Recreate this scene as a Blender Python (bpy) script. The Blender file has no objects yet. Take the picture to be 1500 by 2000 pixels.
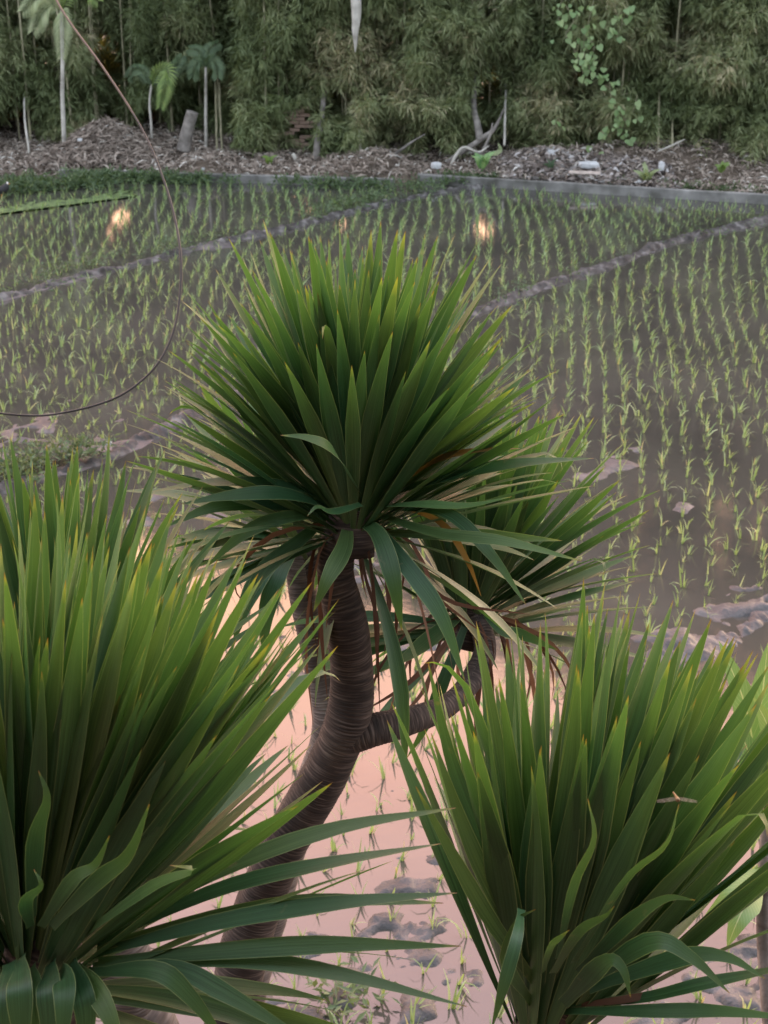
import bpy, math, random
import numpy as np
from mathutils import Vector, Matrix, Quaternion

R = math.radians
rng = np.random.default_rng(11)
rnd = random.Random(5)
scene = bpy.context.scene
C = scene.collection

# ------------------------------------------------------------------ camera
CAM_H, PITCH, FPX = 5.3, R(21.87), 3000.0
CAM = Vector((0, 0, CAM_H))
FWD = Vector((0, math.cos(PITCH), -math.sin(PITCH)))
UP = Vector((0, math.sin(PITCH), math.cos(PITCH)))
RIGHT = Vector((1, 0, 0))
cam_d = bpy.data.cameras.new('camera')
cam_d.sensor_width = 36
cam_d.lens = 54
cam_d.clip_start = 0.05
cam_d.clip_end = 2000
cam_d.dof.use_dof = True
cam_d.dof.focus_distance = 2.9
cam_d.dof.aperture_fstop = 14
cam = bpy.data.objects.new('camera', cam_d)
C.objects.link(cam)
cam.location = CAM
cam.rotation_euler = (math.pi / 2 - PITCH, 0, 0)
scene.camera = cam

# ------------------------------------------------------------------ sky, sun, exposure
SUN_EL, SUN_AZ = R(14), R(32)          # azimuth to the right of straight ahead (+Y)
w = bpy.data.worlds.new('World')
scene.world = w
w.use_nodes = True
nt = w.node_tree
nt.nodes.clear()
N = nt.nodes.new
out = N('ShaderNodeOutputWorld')
sky = N('ShaderNodeTexSky')
sky.sky_type = 'NISHITA'
sky.sun_disc = False
sky.sun_elevation = SUN_EL
sky.sun_rotation = SUN_AZ
sky.dust_density = 3.0
sky.air_density = 1.2
bg1 = N('ShaderNodeBackground')
bg1.inputs['Strength'].default_value = 0.055
nt.links.new(sky.outputs[0], bg1.inputs['Color'])
# thin evening cloud, lit pink and peach from the sunset side ahead
tc = N('ShaderNodeTexCoord')
sep = N('ShaderNodeSeparateXYZ')
nt.links.new(tc.outputs['Generated'], sep.inputs[0])
ramp = N('ShaderNodeValToRGB')
nt.links.new(sep.outputs['Z'], ramp.inputs[0])
e = ramp.color_ramp.elements
e[0].position = 0.0; e[0].color = (0.70, 0.38, 0.22, 1)
e[1].position = 1.0; e[1].color = (0.44, 0.47, 0.55, 1)
for pos, col in ((0.40, (1.0, 0.53, 0.29, 1)), (0.52, (0.95, 0.48, 0.37, 1)), (0.64, (0.64, 0.40, 0.41, 1))):
    k = ramp.color_ramp.elements.new(pos); k.color = col
noi = N('ShaderNodeTexNoise'); noi.inputs['Scale'].default_value = 2.2; noi.inputs['Detail'].default_value = 4
nt.links.new(tc.outputs['Generated'], noi.inputs['Vector'])
nm = N('ShaderNodeMapRange'); nm.inputs['From Min'].default_value = 0.3; nm.inputs['From Max'].default_value = 0.7
nm.inputs['To Min'].default_value = 0.75; nm.inputs['To Max'].default_value = 1.15
nt.links.new(noi.outputs[0], nm.inputs['Value'])
front = N('ShaderNodeMapRange'); front.interpolation_type = 'SMOOTHSTEP'
front.inputs['From Min'].default_value = -0.5; front.inputs['From Max'].default_value = 0.85
front.inputs['To Min'].default_value = 1.45; front.inputs['To Max'].default_value = 4.8
nt.links.new(sep.outputs['Y'], front.inputs['Value'])
mul = N('ShaderNodeMath'); mul.operation = 'MULTIPLY'
nt.links.new(front.outputs[0], mul.inputs[0]); nt.links.new(nm.outputs[0], mul.inputs[1])
warm = N('ShaderNodeMapRange'); warm.interpolation_type = 'SMOOTHSTEP'
warm.inputs['From Min'].default_value = -0.35; warm.inputs['From Max'].default_value = 0.75
nt.links.new(sep.outputs['Y'], warm.inputs['Value'])
wmix = N('ShaderNodeMix'); wmix.data_type = 'RGBA'
wmix.inputs[6].default_value = (0.56, 0.62, 0.70, 1)          # the cool side away from the sunset
nt.links.new(warm.outputs[0], wmix.inputs[0]); nt.links.new(ramp.outputs[0], wmix.inputs[7])
bg2 = N('ShaderNodeBackground')
nt.links.new(wmix.outputs[2], bg2.inputs['Color']); nt.links.new(mul.outputs[0], bg2.inputs['Strength'])
add = N('ShaderNodeAddShader')
nt.links.new(bg1.outputs[0], add.inputs[0]); nt.links.new(bg2.outputs[0], add.inputs[1])
nt.links.new(add.outputs[0], out.inputs['Surface'])

sun_d = bpy.data.lights.new('sun', 'SUN')
sun_d.energy = 0.6
sun_d.angle = R(14)
sun_d.color = (1.0, 0.86, 0.7)
sun = bpy.data.objects.new('sun', sun_d)
C.objects.link(sun)
sd = Vector((math.sin(SUN_AZ) * math.cos(SUN_EL), math.cos(SUN_AZ) * math.cos(SUN_EL), math.sin(SUN_EL)))
sun.rotation_euler = (-sd).to_track_quat('-Z', 'Y').to_euler()

scene.view_settings.view_transform = 'Standard'
scene.view_settings.look = 'None'
scene.view_settings.exposure = 0.9
scene.view_settings.gamma = 1
scene.view_settings.use_curve_mapping = False
scene.cycles.max_bounces = 3
scene.cycles.diffuse_bounces = 2
scene.cycles.glossy_bounces = 2
scene.cycles.transmission_bounces = 2
scene.cycles.transparent_max_bounces = 6
scene.cycles.use_denoising = True


# ------------------------------------------------------------------ helpers
def P(x, y, d):
    """point seen at photo position (x, y), d metres along the view axis"""
    return CAM + d * (FWD + RIGHT * ((x - 750) / FPX) + UP * ((1000 - y) / FPX))


def G(x, y, z=0.0):
    """point of the level z below photo position (x, y)"""
    v = FWD + RIGHT * ((x - 750) / FPX) + UP * ((1000 - y) / FPX)
    return CAM + v * ((z - CAM_H) / v.z)


def AT(x, y, Y):
    """point of the vertical plane Y = const seen at (x, y)"""
    v = FWD + RIGHT * ((x - 750) / FPX) + UP * ((1000 - y) / FPX)
    return CAM + v * (Y / v.y)


def mesh_np(name, verts, faces, mat=None, uv=None, tint=None, smooth=True):
    """verts (n,3), faces (m,k) arrays; uv per vertex; tint one float per vertex"""
    verts = np.asarray(verts, np.float32); faces = np.asarray(faces, np.int32)
    m = bpy.data.meshes.new(name)
    k = faces.shape[1]
    m.vertices.add(len(verts)); m.vertices.foreach_set('co', verts.ravel())
    m.loops.add(faces.size); m.loops.foreach_set('vertex_index', faces.ravel())
    m.polygons.add(len(faces))
    m.polygons.foreach_set('loop_start', np.arange(0, faces.size, k, dtype=np.int32))
    m.polygons.foreach_set('loop_total', np.full(len(faces), k, np.int32))
    m.polygons.foreach_set('use_smooth', np.full(len(faces), smooth, bool))
    m.update(calc_edges=True)
    if uv is not None:
        l = m.uv_layers.new(name='UVMap')
        l.data.foreach_set('uv', np.asarray(uv, np.float32)[faces.ravel()].ravel())
    if tint is not None:
        a = m.attributes.new('tint', 'FLOAT', 'POINT')
        a.data.foreach_set('value', np.asarray(tint, np.float32))
    if mat is not None:
        m.materials.append(mat)
    return m


def link(name, data, parent=None, loc=None):
    o = bpy.data.objects.new(name, data)
    C.objects.link(o)
    if parent is not None:
        o.parent = parent
    if loc is not None:
        o.location = loc
    return o


def tag(o, label=None, cat=None, group=None, kind=None):
    if label: o['label'] = label
    if cat: o['category'] = cat
    if group: o['group'] = group
    if kind: o['kind'] = kind
    return o


def thing(name, label, cat, loc=(0, 0, 0), group=None):
    o = link(name, None, None, loc)
    o.empty_display_size = 0.1
    return tag(o, label, cat, group)


_T = {}
def vnoise(x, y, seed=0):
    if seed not in _T:
        _T[seed] = np.random.default_rng(seed + 100).random((256, 256))
    t = _T[seed]
    xi = np.floor(x).astype(int); yi = np.floor(y).astype(int)
    fx = x - xi; fy = y - yi
    fx = fx * fx * (3 - 2 * fx); fy = fy * fy * (3 - 2 * fy)
    g = lambda a, b: t[a % 256, b % 256]
    return (g(xi, yi) * (1 - fx) + g(xi + 1, yi) * fx) * (1 - fy) + (g(xi, yi + 1) * (1 - fx) + g(xi + 1, yi + 1) * fx) * fy


def fbm(x, y, seed=0, oct=4):
    s = 0; a = 0.5; n = 0
    for i in range(oct):
        s = s + a * vnoise(x * 2 ** i + 17 * i, y * 2 ** i + 31 * i, seed + i); n += a; a *= 0.5
    return s / n


def spline(pts, n):
    """Catmull-Rom through 3-D points, n samples"""
    p = np.array([tuple(v) for v in pts], float)
    p = np.vstack([2 * p[0] - p[1], p, 2 * p[-1] - p[-2]])
    seg = len(p) - 3
    res = []
    for u in np.linspace(0, seg - 1e-9, n):
        i = int(u); t = u - i
        a, b, c, d = p[i:i + 4]
        res.append(0.5 * (2 * b + (c - a) * t + (2 * a - 5 * b + 4 * c - d) * t * t + (3 * b - a - 3 * c + d) * t ** 3))
    return np.array(res)


def tube(path, radii, sides=8, cap=True):
    path = np.asarray(path, float); n = len(path)
    radii = np.broadcast_to(np.asarray(radii, float), (n,))
    tan = np.gradient(path, axis=0); tan /= np.linalg.norm(tan, axis=1)[:, None] + 1e-12
    ref = np.array([0.0, 1.0, 0.0]) if abs(tan[0][1]) < 0.9 else np.array([1.0, 0, 0])
    ang = np.linspace(0, 2 * math.pi, sides, endpoint=False)
    V = []; U = []
    ln = 0
    for i in range(n):
        a = np.cross(tan[i], ref); a /= np.linalg.norm(a); b = np.cross(a, tan[i]); ref = b if i else ref
        ref = b
        if i: ln += np.linalg.norm(path[i] - path[i - 1])
        V.append(path[i] + radii[i] * (np.cos(ang)[:, None] * a + np.sin(ang)[:, None] * b))
        U.append(np.stack([ang / (2 * math.pi), np.full(sides, ln)], 1))
    V = np.vstack(V); U = np.vstack(U)
    F = []
    for i in range(n - 1):
        for j in range(sides):
            k = (j + 1) % sides
            F.append((i * sides + j, i * sides + k, (i + 1) * sides + k, (i + 1) * sides + j))
    if cap:
        V = np.vstack([V, path[:1], path[-1:]]); U = np.vstack([U, [[0.5, 0]], [[0.5, ln]]])
        c0 = n * sides; c1 = c0 + 1
        for j in range(sides):
            k = (j + 1) % sides
            F.append((c0, k, j, j)); F.append((c1, (n - 1) * sides + j, (n - 1) * sides + k, (n - 1) * sides + k))
    return V, np.array(F, int), U


def tube_mesh(name, path, radii, mat, sides=8, loc=(0, 0, 0), cap=False):
    V, F, U = tube(np.asarray(path, float) - np.array(tuple(loc)), radii, sides, cap)
    return mesh_np(name, V, F, mat, U)


# ------------------------------------------------------------------ materials
def newmat(name):
    m = bpy.data.materials.new(name); m.use_nodes = True
    n = m.node_tree; n.nodes.clear()
    o = n.nodes.new('ShaderNodeOutputMaterial')
    return m, n, o


def ND(n, t, **kw):
    x = n.nodes.new(t)
    for k, v in kw.items():
        if k in x.inputs.keys(): x.inputs[k].default_value = v
        else: setattr(x, k, v)
    return x


def ramp_node(n, stops, src=None, interp='LINEAR'):
    r = n.nodes.new('ShaderNodeValToRGB'); r.color_ramp.interpolation = interp
    el = r.color_ramp.elements
    el[0].position, el[0].color = stops[0][0], (*stops[0][1], 1)
    el[1].position, el[1].color = stops[-1][0], (*stops[-1][1], 1)
    for p, c in stops[1:-1]:
        k = el.new(p); k.color = (*c, 1)
    if src is not None: n.links.new(src, r.inputs[0])
    return r


def mixc(n, a, b, fac, mode='MIX'):
    x = n.nodes.new('ShaderNodeMix'); x.data_type = 'RGBA'; x.blend_type = mode
    for s, v in ((x.inputs[0], fac), (x.inputs[6], a), (x.inputs[7], b)):
        if isinstance(v, bpy.types.NodeSocket): n.links.new(v, s)
        elif isinstance(v, (tuple, list)): s.default_value = (*v, 1)
        else: s.default_value = v
    return x.outputs[2]


def mathn(n, op, a, b=0.0, clamp=False):
    x = n.nodes.new('ShaderNodeMath'); x.operation = op; x.use_clamp = clamp
    for s, v in ((x.inputs[0], a), (x.inputs[1], b)):
        if isinstance(v, bpy.types.NodeSocket): n.links.new(v, s)
        else: s.default_value = v
    return x.outputs[0]


def thin_leaf(n, o, col, rough=0.45, trans=0.35, tcol=(1, 1, 1), spec=0.5, bump=None, tsock=None):
    b = ND(n, 'ShaderNodeBsdfPrincipled', Roughness=rough)
    b.inputs['Specular IOR Level'].default_value = spec
    n.links.new(col, b.inputs['Base Color'])
    if bump is not None: n.links.new(bump, b.inputs['Normal'])
    t = ND(n, 'ShaderNodeBsdfTranslucent')
    tc_ = mixc(n, col, tcol, 1.0, 'MULTIPLY')
    n.links.new(tc_, t.inputs['Color'])
    mx = ND(n, 'ShaderNodeMixShader'); mx.inputs[0].default_value = trans
    if tsock is not None: n.links.new(tsock, mx.inputs[0])
    n.links.new(b.outputs[0], mx.inputs[1]); n.links.new(t.outputs[0], mx.inputs[2])
    n.links.new(mx.outputs[0], o.inputs['Surface'])
    return b


def m_dracaena():
    m, n, o = newmat('dracaena_leaf')
    uv = ND(n, 'ShaderNodeUVMap'); s = ND(n, 'ShaderNodeSeparateXYZ'); n.links.new(uv.outputs[0], s.inputs[0])
    oi = ND(n, 'ShaderNodeObjectInfo')
    base = ramp_node(n, [(0, (0.025, 0.076, 0.034)), (0.35, (0.032, 0.090, 0.038)), (0.75, (0.042, 0.100, 0.038)), (1, (0.062, 0.115, 0.040))], oi.outputs['Random'])
    # parallel veins
    cv = ND(n, 'ShaderNodeCombineXYZ')
    n.links.new(mathn(n, 'MULTIPLY', s.outputs['X'], 26.0), cv.inputs[0])
    n.links.new(mathn(n, 'MULTIPLY', s.outputs['Y'], 1.2), cv.inputs[1])
    n.links.new(mathn(n, 'MULTIPLY', oi.outputs['Random'], 40.0), cv.inputs[2])
    nz = ND(n, 'ShaderNodeTexNoise', Scale=1.0, Detail=3.0); n.links.new(cv.outputs[0], nz.inputs['Vector'])
    vein = ramp_node(n, [(0.3, (0.6, 0.66, 0.6)), (0.7, (1.4, 1.32, 1.45))], nz.outputs[0])
    c = mixc(n, base.outputs[0], vein.outputs[0], 1.0, 'MULTIPLY')
    # blotches
    nb = ND(n, 'ShaderNodeTexNoise', Scale=7.0, Detail=4.0)
    tco = ND(n, 'ShaderNodeTexCoord'); n.links.new(tco.outputs['Object'], nb.inputs['Vector'])
    c = mixc(n, c, ramp_node(n, [(0.35, (0.8, 0.86, 0.8)), (0.7, (1.2, 1.12, 0.95))], nb.outputs[0]).outputs[0], 0.8, 'MULTIPLY')
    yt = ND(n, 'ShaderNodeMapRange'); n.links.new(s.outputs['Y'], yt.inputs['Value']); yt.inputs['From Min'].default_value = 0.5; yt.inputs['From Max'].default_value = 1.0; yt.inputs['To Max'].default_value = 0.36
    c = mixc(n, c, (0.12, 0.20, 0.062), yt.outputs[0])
    # pale margin
    edge = mathn(n, 'ABSOLUTE', mathn(n, 'SUBTRACT', s.outputs['X'], 0.5))
    em = ND(n, 'ShaderNodeMapRange'); em.inputs['From Min'].default_value = 0.455; em.inputs['From Max'].default_value = 0.485
    n.links.new(edge, em.inputs['Value'])
    c = mixc(n, c, (0.20, 0.26, 0.11), mathn(n, 'MULTIPLY', em.outputs[0], 0.8))
    # yellowing tip that differs from leaf to leaf
    tipstart = mathn(n, 'SUBTRACT', 0.97, mathn(n, 'MULTIPLY', mathn(n, 'POWER', oi.outputs['Random'], 3.0), 0.07))
    tm = ND(n, 'ShaderNodeMapRange'); n.links.new(s.outputs['Y'], tm.inputs['Value']); n.links.new(tipstart, tm.inputs['From Min']); tm.inputs['From Max'].default_value = 1.0
    tm.inputs['To Max'].default_value = 0.85
    c = mixc(n, c, (0.27, 0.28, 0.06), tm.outputs[0])
    t2 = ND(n, 'ShaderNodeMapRange'); n.links.new(s.outputs['Y'], t2.inputs['Value']); t2.inputs['From Min'].default_value = 0.975; t2.inputs['From Max'].default_value = 0.998
    c = mixc(n, c, (0.20, 0.10, 0.035), t2.outputs[0])
    sp = ND(n, 'ShaderNodeTexNoise', Scale=38.0, Detail=2.0); n.links.new(tco.outputs['Object'], sp.inputs['Vector'])
    sr = ND(n, 'ShaderNodeMapRange'); n.links.new(sp.outputs[0], sr.inputs['Value']); sr.inputs['From Min'].default_value = 0.70; sr.inputs['From Max'].default_value = 0.78; sr.inputs['To Max'].default_value = 0.5
    c = mixc(n, c, (0.17, 0.15, 0.08), sr.outputs[0])
    bp = ND(n, 'ShaderNodeBump', Strength=0.25, Distance=0.002); n.links.new(nz.outputs[0], bp.inputs['Height'])
    tr = ND(n, 'ShaderNodeMapRange'); n.links.new(s.outputs['Y'], tr.inputs['Value']); tr.inputs['From Min'].default_value = 0.25; tr.inputs['From Max'].default_value = 0.85
    tr.inputs['To Min'].default_value = 0.06; tr.inputs['To Max'].default_value = 0.44      # the blade is thick and fleshy at its base
    thin_leaf(n, o, c, 0.46, 0.34, (1.12, 1.38, 0.60), 0.42, bp.outputs[0], tr.outputs[0])
    return m


def m_simple_leaf(name, stops, rough=0.5, trans=0.35, tcol=(1.3, 1.25, 0.7), spec=0.4, attr=True):
    m, n, o = newmat(name)
    if attr:
        a = ND(n, 'ShaderNodeAttribute', attribute_name='tint'); src = a.outputs['Fac']
    else:
        a = ND(n, 'ShaderNodeObjectInfo'); src = a.outputs['Random']
    r = ramp_node(n, stops, src)
    thin_leaf(n, o, r.outputs[0], rough, trans, tcol, spec)
    return m


def m_trunk(name, c1, c2, c3):
    m, n, o = newmat(name)
    uv = ND(n, 'ShaderNodeUVMap'); s = ND(n, 'ShaderNodeSeparateXYZ'); n.links.new(uv.outputs[0], s.inputs[0])
    tco = ND(n, 'ShaderNodeTexCoord')
    nz = ND(n, 'ShaderNodeTexNoise', Scale=9.0, Detail=5.0); n.links.new(tco.outputs['Object'], nz.inputs['Vector'])
    cv = ND(n, 'ShaderNodeCombineXYZ')
    n.links.new(mathn(n, 'MULTIPLY', s.outputs['X'], 4.0), cv.inputs[0])
    n.links.new(mathn(n, 'MULTIPLY', s.outputs['Y'], 190.0), cv.inputs[1])
    rg = ND(n, 'ShaderNodeTexNoise', Scale=1.0, Detail=2.0); n.links.new(cv.outputs[0], rg.inputs['Vector'])
    c = ramp_node(n, [(0.3, c1), (0.52, c2), (0.72, c3)], rg.outputs[0]).outputs[0]
    c = mixc(n, c, ramp_node(n, [(0.3, (0.5, 0.47, 0.45)), (0.55, (1.0, 1.0, 1.0)), (0.72, (1.6, 1.65, 1.55))], nz.outputs[0]).outputs[0], 1.0, 'MULTIPLY')
    b = ND(n, 'ShaderNodeBsdfPrincipled', Roughness=0.85); n.links.new(c, b.inputs['Base Color'])
    bp = ND(n, 'ShaderNodeBump', Strength=0.5, Distance=0.004); n.links.new(rg.outputs[0], bp.inputs['Height']); n.links.new(bp.outputs[0], b.inputs['Normal'])
    n.links.new(b.outputs[0], o.inputs['Surface'])
    return m


def m_noise(name, stops, scale=6.0, rough=0.85, bump=0.4, dist=0.02, detail=6.0, spec=0.3):
    m, n, o = newmat(name)
    tco = ND(n, 'ShaderNodeTexCoord')
    nz = ND(n, 'ShaderNodeTexNoise', Scale=scale, Detail=detail); n.links.new(tco.outputs['Object'], nz.inputs['Vector'])
    r = ramp_node(n, stops, nz.outputs[0])
    b = ND(n, 'ShaderNodeBsdfPrincipled', Roughness=rough); b.inputs['Specular IOR Level'].default_value = spec
    n.links.new(r.outputs[0], b.inputs['Base Color'])
    if bump:
        n2 = ND(n, 'ShaderNodeTexNoise', Scale=scale * 4, Detail=5.0); n.links.new(tco.outputs['Object'], n2.inputs['Vector'])
        bp = ND(n, 'ShaderNodeBump', Strength=bump, Distance=dist); n.links.new(n2.outputs[0], bp.inputs['Height']); n.links.new(bp.outputs[0], b.inputs['Normal'])
    n.links.new(b.outputs[0], o.inputs['Surface'])
    return m


def m_water():
    m, n, o = newmat('paddy_water')
    tco = ND(n, 'ShaderNodeTexCoord')
    nz = ND(n, 'ShaderNodeTexNoise', Scale=0.5, Detail=5.0); n.links.new(tco.outputs['Object'], nz.inputs['Vector'])
    c = ramp_node(n, [(0.3, (0.038, 0.037, 0.033)), (0.7, (0.064, 0.061, 0.054))], nz.outputs[0]).outputs[0]
    b = ND(n, 'ShaderNodeBsdfDiffuse'); n.links.new(c, b.inputs['Color'])
    g = ND(n, 'ShaderNodeBsdfGlossy', Roughness=0.06)
    g.inputs['Color'].default_value = (1, 1, 1, 1)
    n2 = ND(n, 'ShaderNodeTexNoise', Scale=9.0, Detail=3.0); n.links.new(tco.outputs['Object'], n2.inputs['Vector'])
    bp = ND(n, 'ShaderNodeBump', Strength=0.05, Distance=0.01); n.links.new(n2.outputs[0], bp.inputs['Height'])
    n.links.new(bp.outputs[0], g.inputs['Normal'])
    f = ND(n, 'ShaderNodeFresnel', IOR=1.5)
    n.links.new(bp.outputs[0], f.inputs['Normal'])
    mx = ND(n, 'ShaderNodeMixShader'); n.links.new(f.outputs[0], mx.inputs[0]); n.links.new(b.outputs[0], mx.inputs[1]); n.links.new(g.outputs[0], mx.inputs[2])
    n.links.new(mx.outputs[0], o.inputs['Surface'])
    return m


def m_flat(name, col, rough=0.6, spec=0.4):
    m, n, o = newmat(name)
    tco = ND(n, 'ShaderNodeTexCoord')
    nz = ND(n, 'ShaderNodeTexNoise', Scale=14.0, Detail=4.0); n.links.new(tco.outputs['Object'], nz.inputs['Vector'])
    r = ramp_node(n, [(0.3, tuple(v * 0.78 for v in col)), (0.7, tuple(min(1, v * 1.15) for v in col))], nz.outputs[0])
    b = ND(n, 'ShaderNodeBsdfPrincipled', Roughness=rough); b.inputs['Specular IOR Level'].default_value = spec
    n.links.new(r.outputs[0], b.inputs['Base Color']); n.links.new(b.outputs[0], o.inputs['Surface'])
    return m


M = {}
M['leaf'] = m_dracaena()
M['dead'] = m_simple_leaf('dry_leaf', [(0, (0.07, 0.035, 0.022)), (0.5, (0.12, 0.06, 0.038)), (1, (0.20, 0.115, 0.075))], 0.7, 0.2, (1, 1, 1), 0.2, attr=False)
M['yellowing'] = m_simple_leaf('yellowing_leaf', [(0, (0.17, 0.16, 0.045)), (1, (0.20, 0.13, 0.05))], 0.5, 0.35, attr=False)
M['trunk'] = m_trunk('ringed_bark', (0.012, 0.009, 0.008), (0.042, 0.031, 0.027), (0.12, 0.095, 0.082))
M['trunk_grey'] = m_trunk('ringed_grey_bark', (0.06, 0.052, 0.048), (0.12, 0.105, 0.098), (0.21, 0.19, 0.178))
M['water'] = m_water()
M['mud'] = m_noise('wet_mud', [(0.3, (0.022, 0.021, 0.022)), (0.5, (0.05, 0.047, 0.048)), (0.75, (0.10, 0.094, 0.094))], 5.0, 0.6, 0.6, 0.03, spec=0.5)
M['bund'] = m_noise('drying_mud', [(0.36, (0.024, 0.022, 0.021)), (0.52, (0.06, 0.056, 0.054)), (0.70, (0.15, 0.143, 0.14))], 6.0, 0.8, 0.8, 0.03)
M['soil'] = m_noise('bank_soil', [(0.3, (0.06, 0.047, 0.035)), (0.6, (0.13, 0.10, 0.078)), (0.8, (0.2, 0.16, 0.125))], 3.0, 0.95, 0.6, 0.03)
M['concrete'] = m_noise('weathered_concrete', [(0.3, (0.07, 0.068, 0.06)), (0.5, (0.15, 0.145, 0.138)), (0.75, (0.28, 0.27, 0.26))], 2.6, 0.9, 0.4, 0.01)
M['rice'] = m_simple_leaf('rice_blade', [(0, (0.15, 0.235, 0.09)), (0.5, (0.22, 0.32, 0.14)), (0.85, (0.31, 0.40, 0.22)), (1, (0.42, 0.38, 0.2))], 0.5, 0.4)
M['bamboo'] = m_simple_leaf('bamboo_leaf', [(0, (0.115, 0.15, 0.065)), (0.45, (0.18, 0.215, 0.10)), (0.8, (0.26, 0.28, 0.15)), (0.93, (0.33, 0.31, 0.19)), (1, (0.45, 0.39, 0.26))], 0.55, 0.3)
M['culm'] = m_noise('bamboo_culm', [(0.3, (0.16, 0.15, 0.09)), (0.7, (0.36, 0.33, 0.22))], 4.0, 0.6, 0.1)
M['pale_bark'] = m_noise('pale_bark', [(0.3, (0.26, 0.24, 0.21)), (0.7, (0.52, 0.49, 0.44))], 5.0, 0.85, 0.4)
M['grey_bark'] = m_noise('grey_bark', [(0.3, (0.09, 0.08, 0.07)), (0.7, (0.28, 0.25, 0.23))], 6.0, 0.9, 0.6)
M['litter'] = m_simple_leaf('dry_litter', [(0, (0.10, 0.08, 0.065)), (0.5, (0.23, 0.185, 0.155)), (0.9, (0.41, 0.35, 0.30)), (1, (0.55, 0.52, 0.48))], 0.8, 0.1, (1, 1, 1), 0.2)
M['rubble'] = m_simple_leaf('pale_debris', [(0, (0.12, 0.095, 0.08)), (0.5, (0.26, 0.22, 0.20)), (0.85, (0.42, 0.39, 0.38)), (1, (0.62, 0.62, 0.63))], 0.8, 0.05, (1, 1, 1), 0.2)
M['weed'] = m_simple_leaf('weed_leaf', [(0, (0.05, 0.085, 0.04)), (1, (0.12, 0.175, 0.085))], 0.5, 0.35)
M['palm'] = m_simple_leaf('palm_leaf', [(0, (0.16, 0.24, 0.065)), (1, (0.26, 0.34, 0.10))], 0.45, 0.4)
M['palm_pale'] = m_simple_leaf('faded_palm_leaf', [(0, (0.26, 0.31, 0.16)), (1, (0.40, 0.43, 0.25))], 0.5, 0.35)
M['vine'] = m_simple_leaf('vine_leaf', [(0, (0.15, 0.24, 0.10)), (1, (0.27, 0.36, 0.17))], 0.45, 0.3, attr=False)
M['algae'] = m_noise('green_algae', [(0.38, (0.04, 0.06, 0.026)), (0.52, (0.10, 0.145, 0.055)), (0.7, (0.15, 0.205, 0.075))], 7.0, 0.7, 0.2)
M['cable'] = m_flat('black_rubber', (0.02, 0.018, 0.017), 0.6)
M['cable_brown'] = m_flat('brown_sheath', (0.09, 0.06, 0.045), 0.6)
M['white'] = m_flat('white_plastic', (0.48, 0.48, 0.49), 0.6)
M['board'] = m_flat('pale_board', (0.55, 0.45, 0.40), 0.8)
M['brick'] = m_flat('pale_brick', (0.36, 0.25, 0.20), 0.9)
M['feather'] = m_flat('dark_feather', (0.022, 0.020, 0.022), 0.7)
M['face'] = m_flat('white_face', (0.75, 0.7, 0.66), 0.7)
M['beak'] = m_flat('orange_beak', (0.6, 0.25, 0.06), 0.5)
M['plaster'] = m_flat('plaster', (0.14, 0.145, 0.15), 0.9)
M['tile'] = m_flat('roof_tile', (0.22, 0.10, 0.07), 0.9)
M['insect'] = m_flat('insect_body', (0.14, 0.09, 0.04), 0.5)


def m_wing():
    m, n, o = newmat('clear_wing')
    t = ND(n, 'ShaderNodeBsdfTransparent'); b = ND(n, 'ShaderNodeBsdfPrincipled', Roughness=0.3)
    b.inputs['Base Color'].default_value = (0.12, 0.11, 0.09, 1)
    mx = ND(n, 'ShaderNodeMixShader'); mx.inputs[0].default_value = 0.22
    b.inputs['Roughness'].default_value = 0.7
    n.links.new(t.outputs[0], mx.inputs[1]); n.links.new(b.outputs[0], mx.inputs[2]); n.links.new(mx.outputs[0], o.inputs['Surface'])
    return m
M['wing'] = m_wing()


def m_broad():
    m, n, o = newmat('broad_leaf')
    uv = ND(n, 'ShaderNodeUVMap'); s = ND(n, 'ShaderNodeSeparateXYZ'); n.links.new(uv.outputs[0], s.inputs[0])
    edge = mathn(n, 'ABSOLUTE', mathn(n, 'SUBTRACT', s.outputs['X'], 0.5))
    rib = ND(n, 'ShaderNodeMapRange'); rib.inputs['From Min'].default_value = 0.035; rib.inputs['From Max'].default_value = 0.015
    n.links.new(edge, rib.inputs['Value'])
    sv = mathn(n, 'SINE', mathn(n, 'MULTIPLY', mathn(n, 'SUBTRACT', s.outputs['Y'], mathn(n, 'MULTIPLY', edge, 0.35)), 120.0))
    sm = ND(n, 'ShaderNodeMapRange'); sm.inputs['From Min'].default_value = 0.8; sm.inputs['From Max'].default_value = 1.0; sm.inputs['To Max'].default_value = 0.3
    n.links.new(sv, sm.inputs['Value'])
    oi = ND(n, 'ShaderNodeObjectInfo')
    c = ramp_node(n, [(0, (0.10, 0.24, 0.10)), (1, (0.19, 0.31, 0.10))], oi.outputs['Random']).outputs[0]
    c = mixc(n, c, (0.42, 0.50, 0.28), mathn(n, 'MAXIMUM', rib.outputs[0], sm.outputs[0]))
    thin_leaf(n, o, c, 0.4, 0.3, (1.2, 1.25, 0.7), 0.5)
    return m
M['broad'] = m_broad()

# ------------------------------------------------------------------ setting: ground, mud floor, water, bunds
gv = [(-400, -60, -0.35), (400, -60, -0.35), (400, 900, -0.35), (-400, 900, -0.35)]
M['land'] = m_noise('dark_land', [(0.3, (0.02, 0.024, 0.013)), (0.7, (0.045, 0.05, 0.026))], 0.3, 0.95, 0.3)
tag(link('ground', mesh_np('ground', gv, [(0, 1, 2, 3)], M['land'])), 'dark soil ground stretching beyond the paddies', kind='structure')


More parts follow.
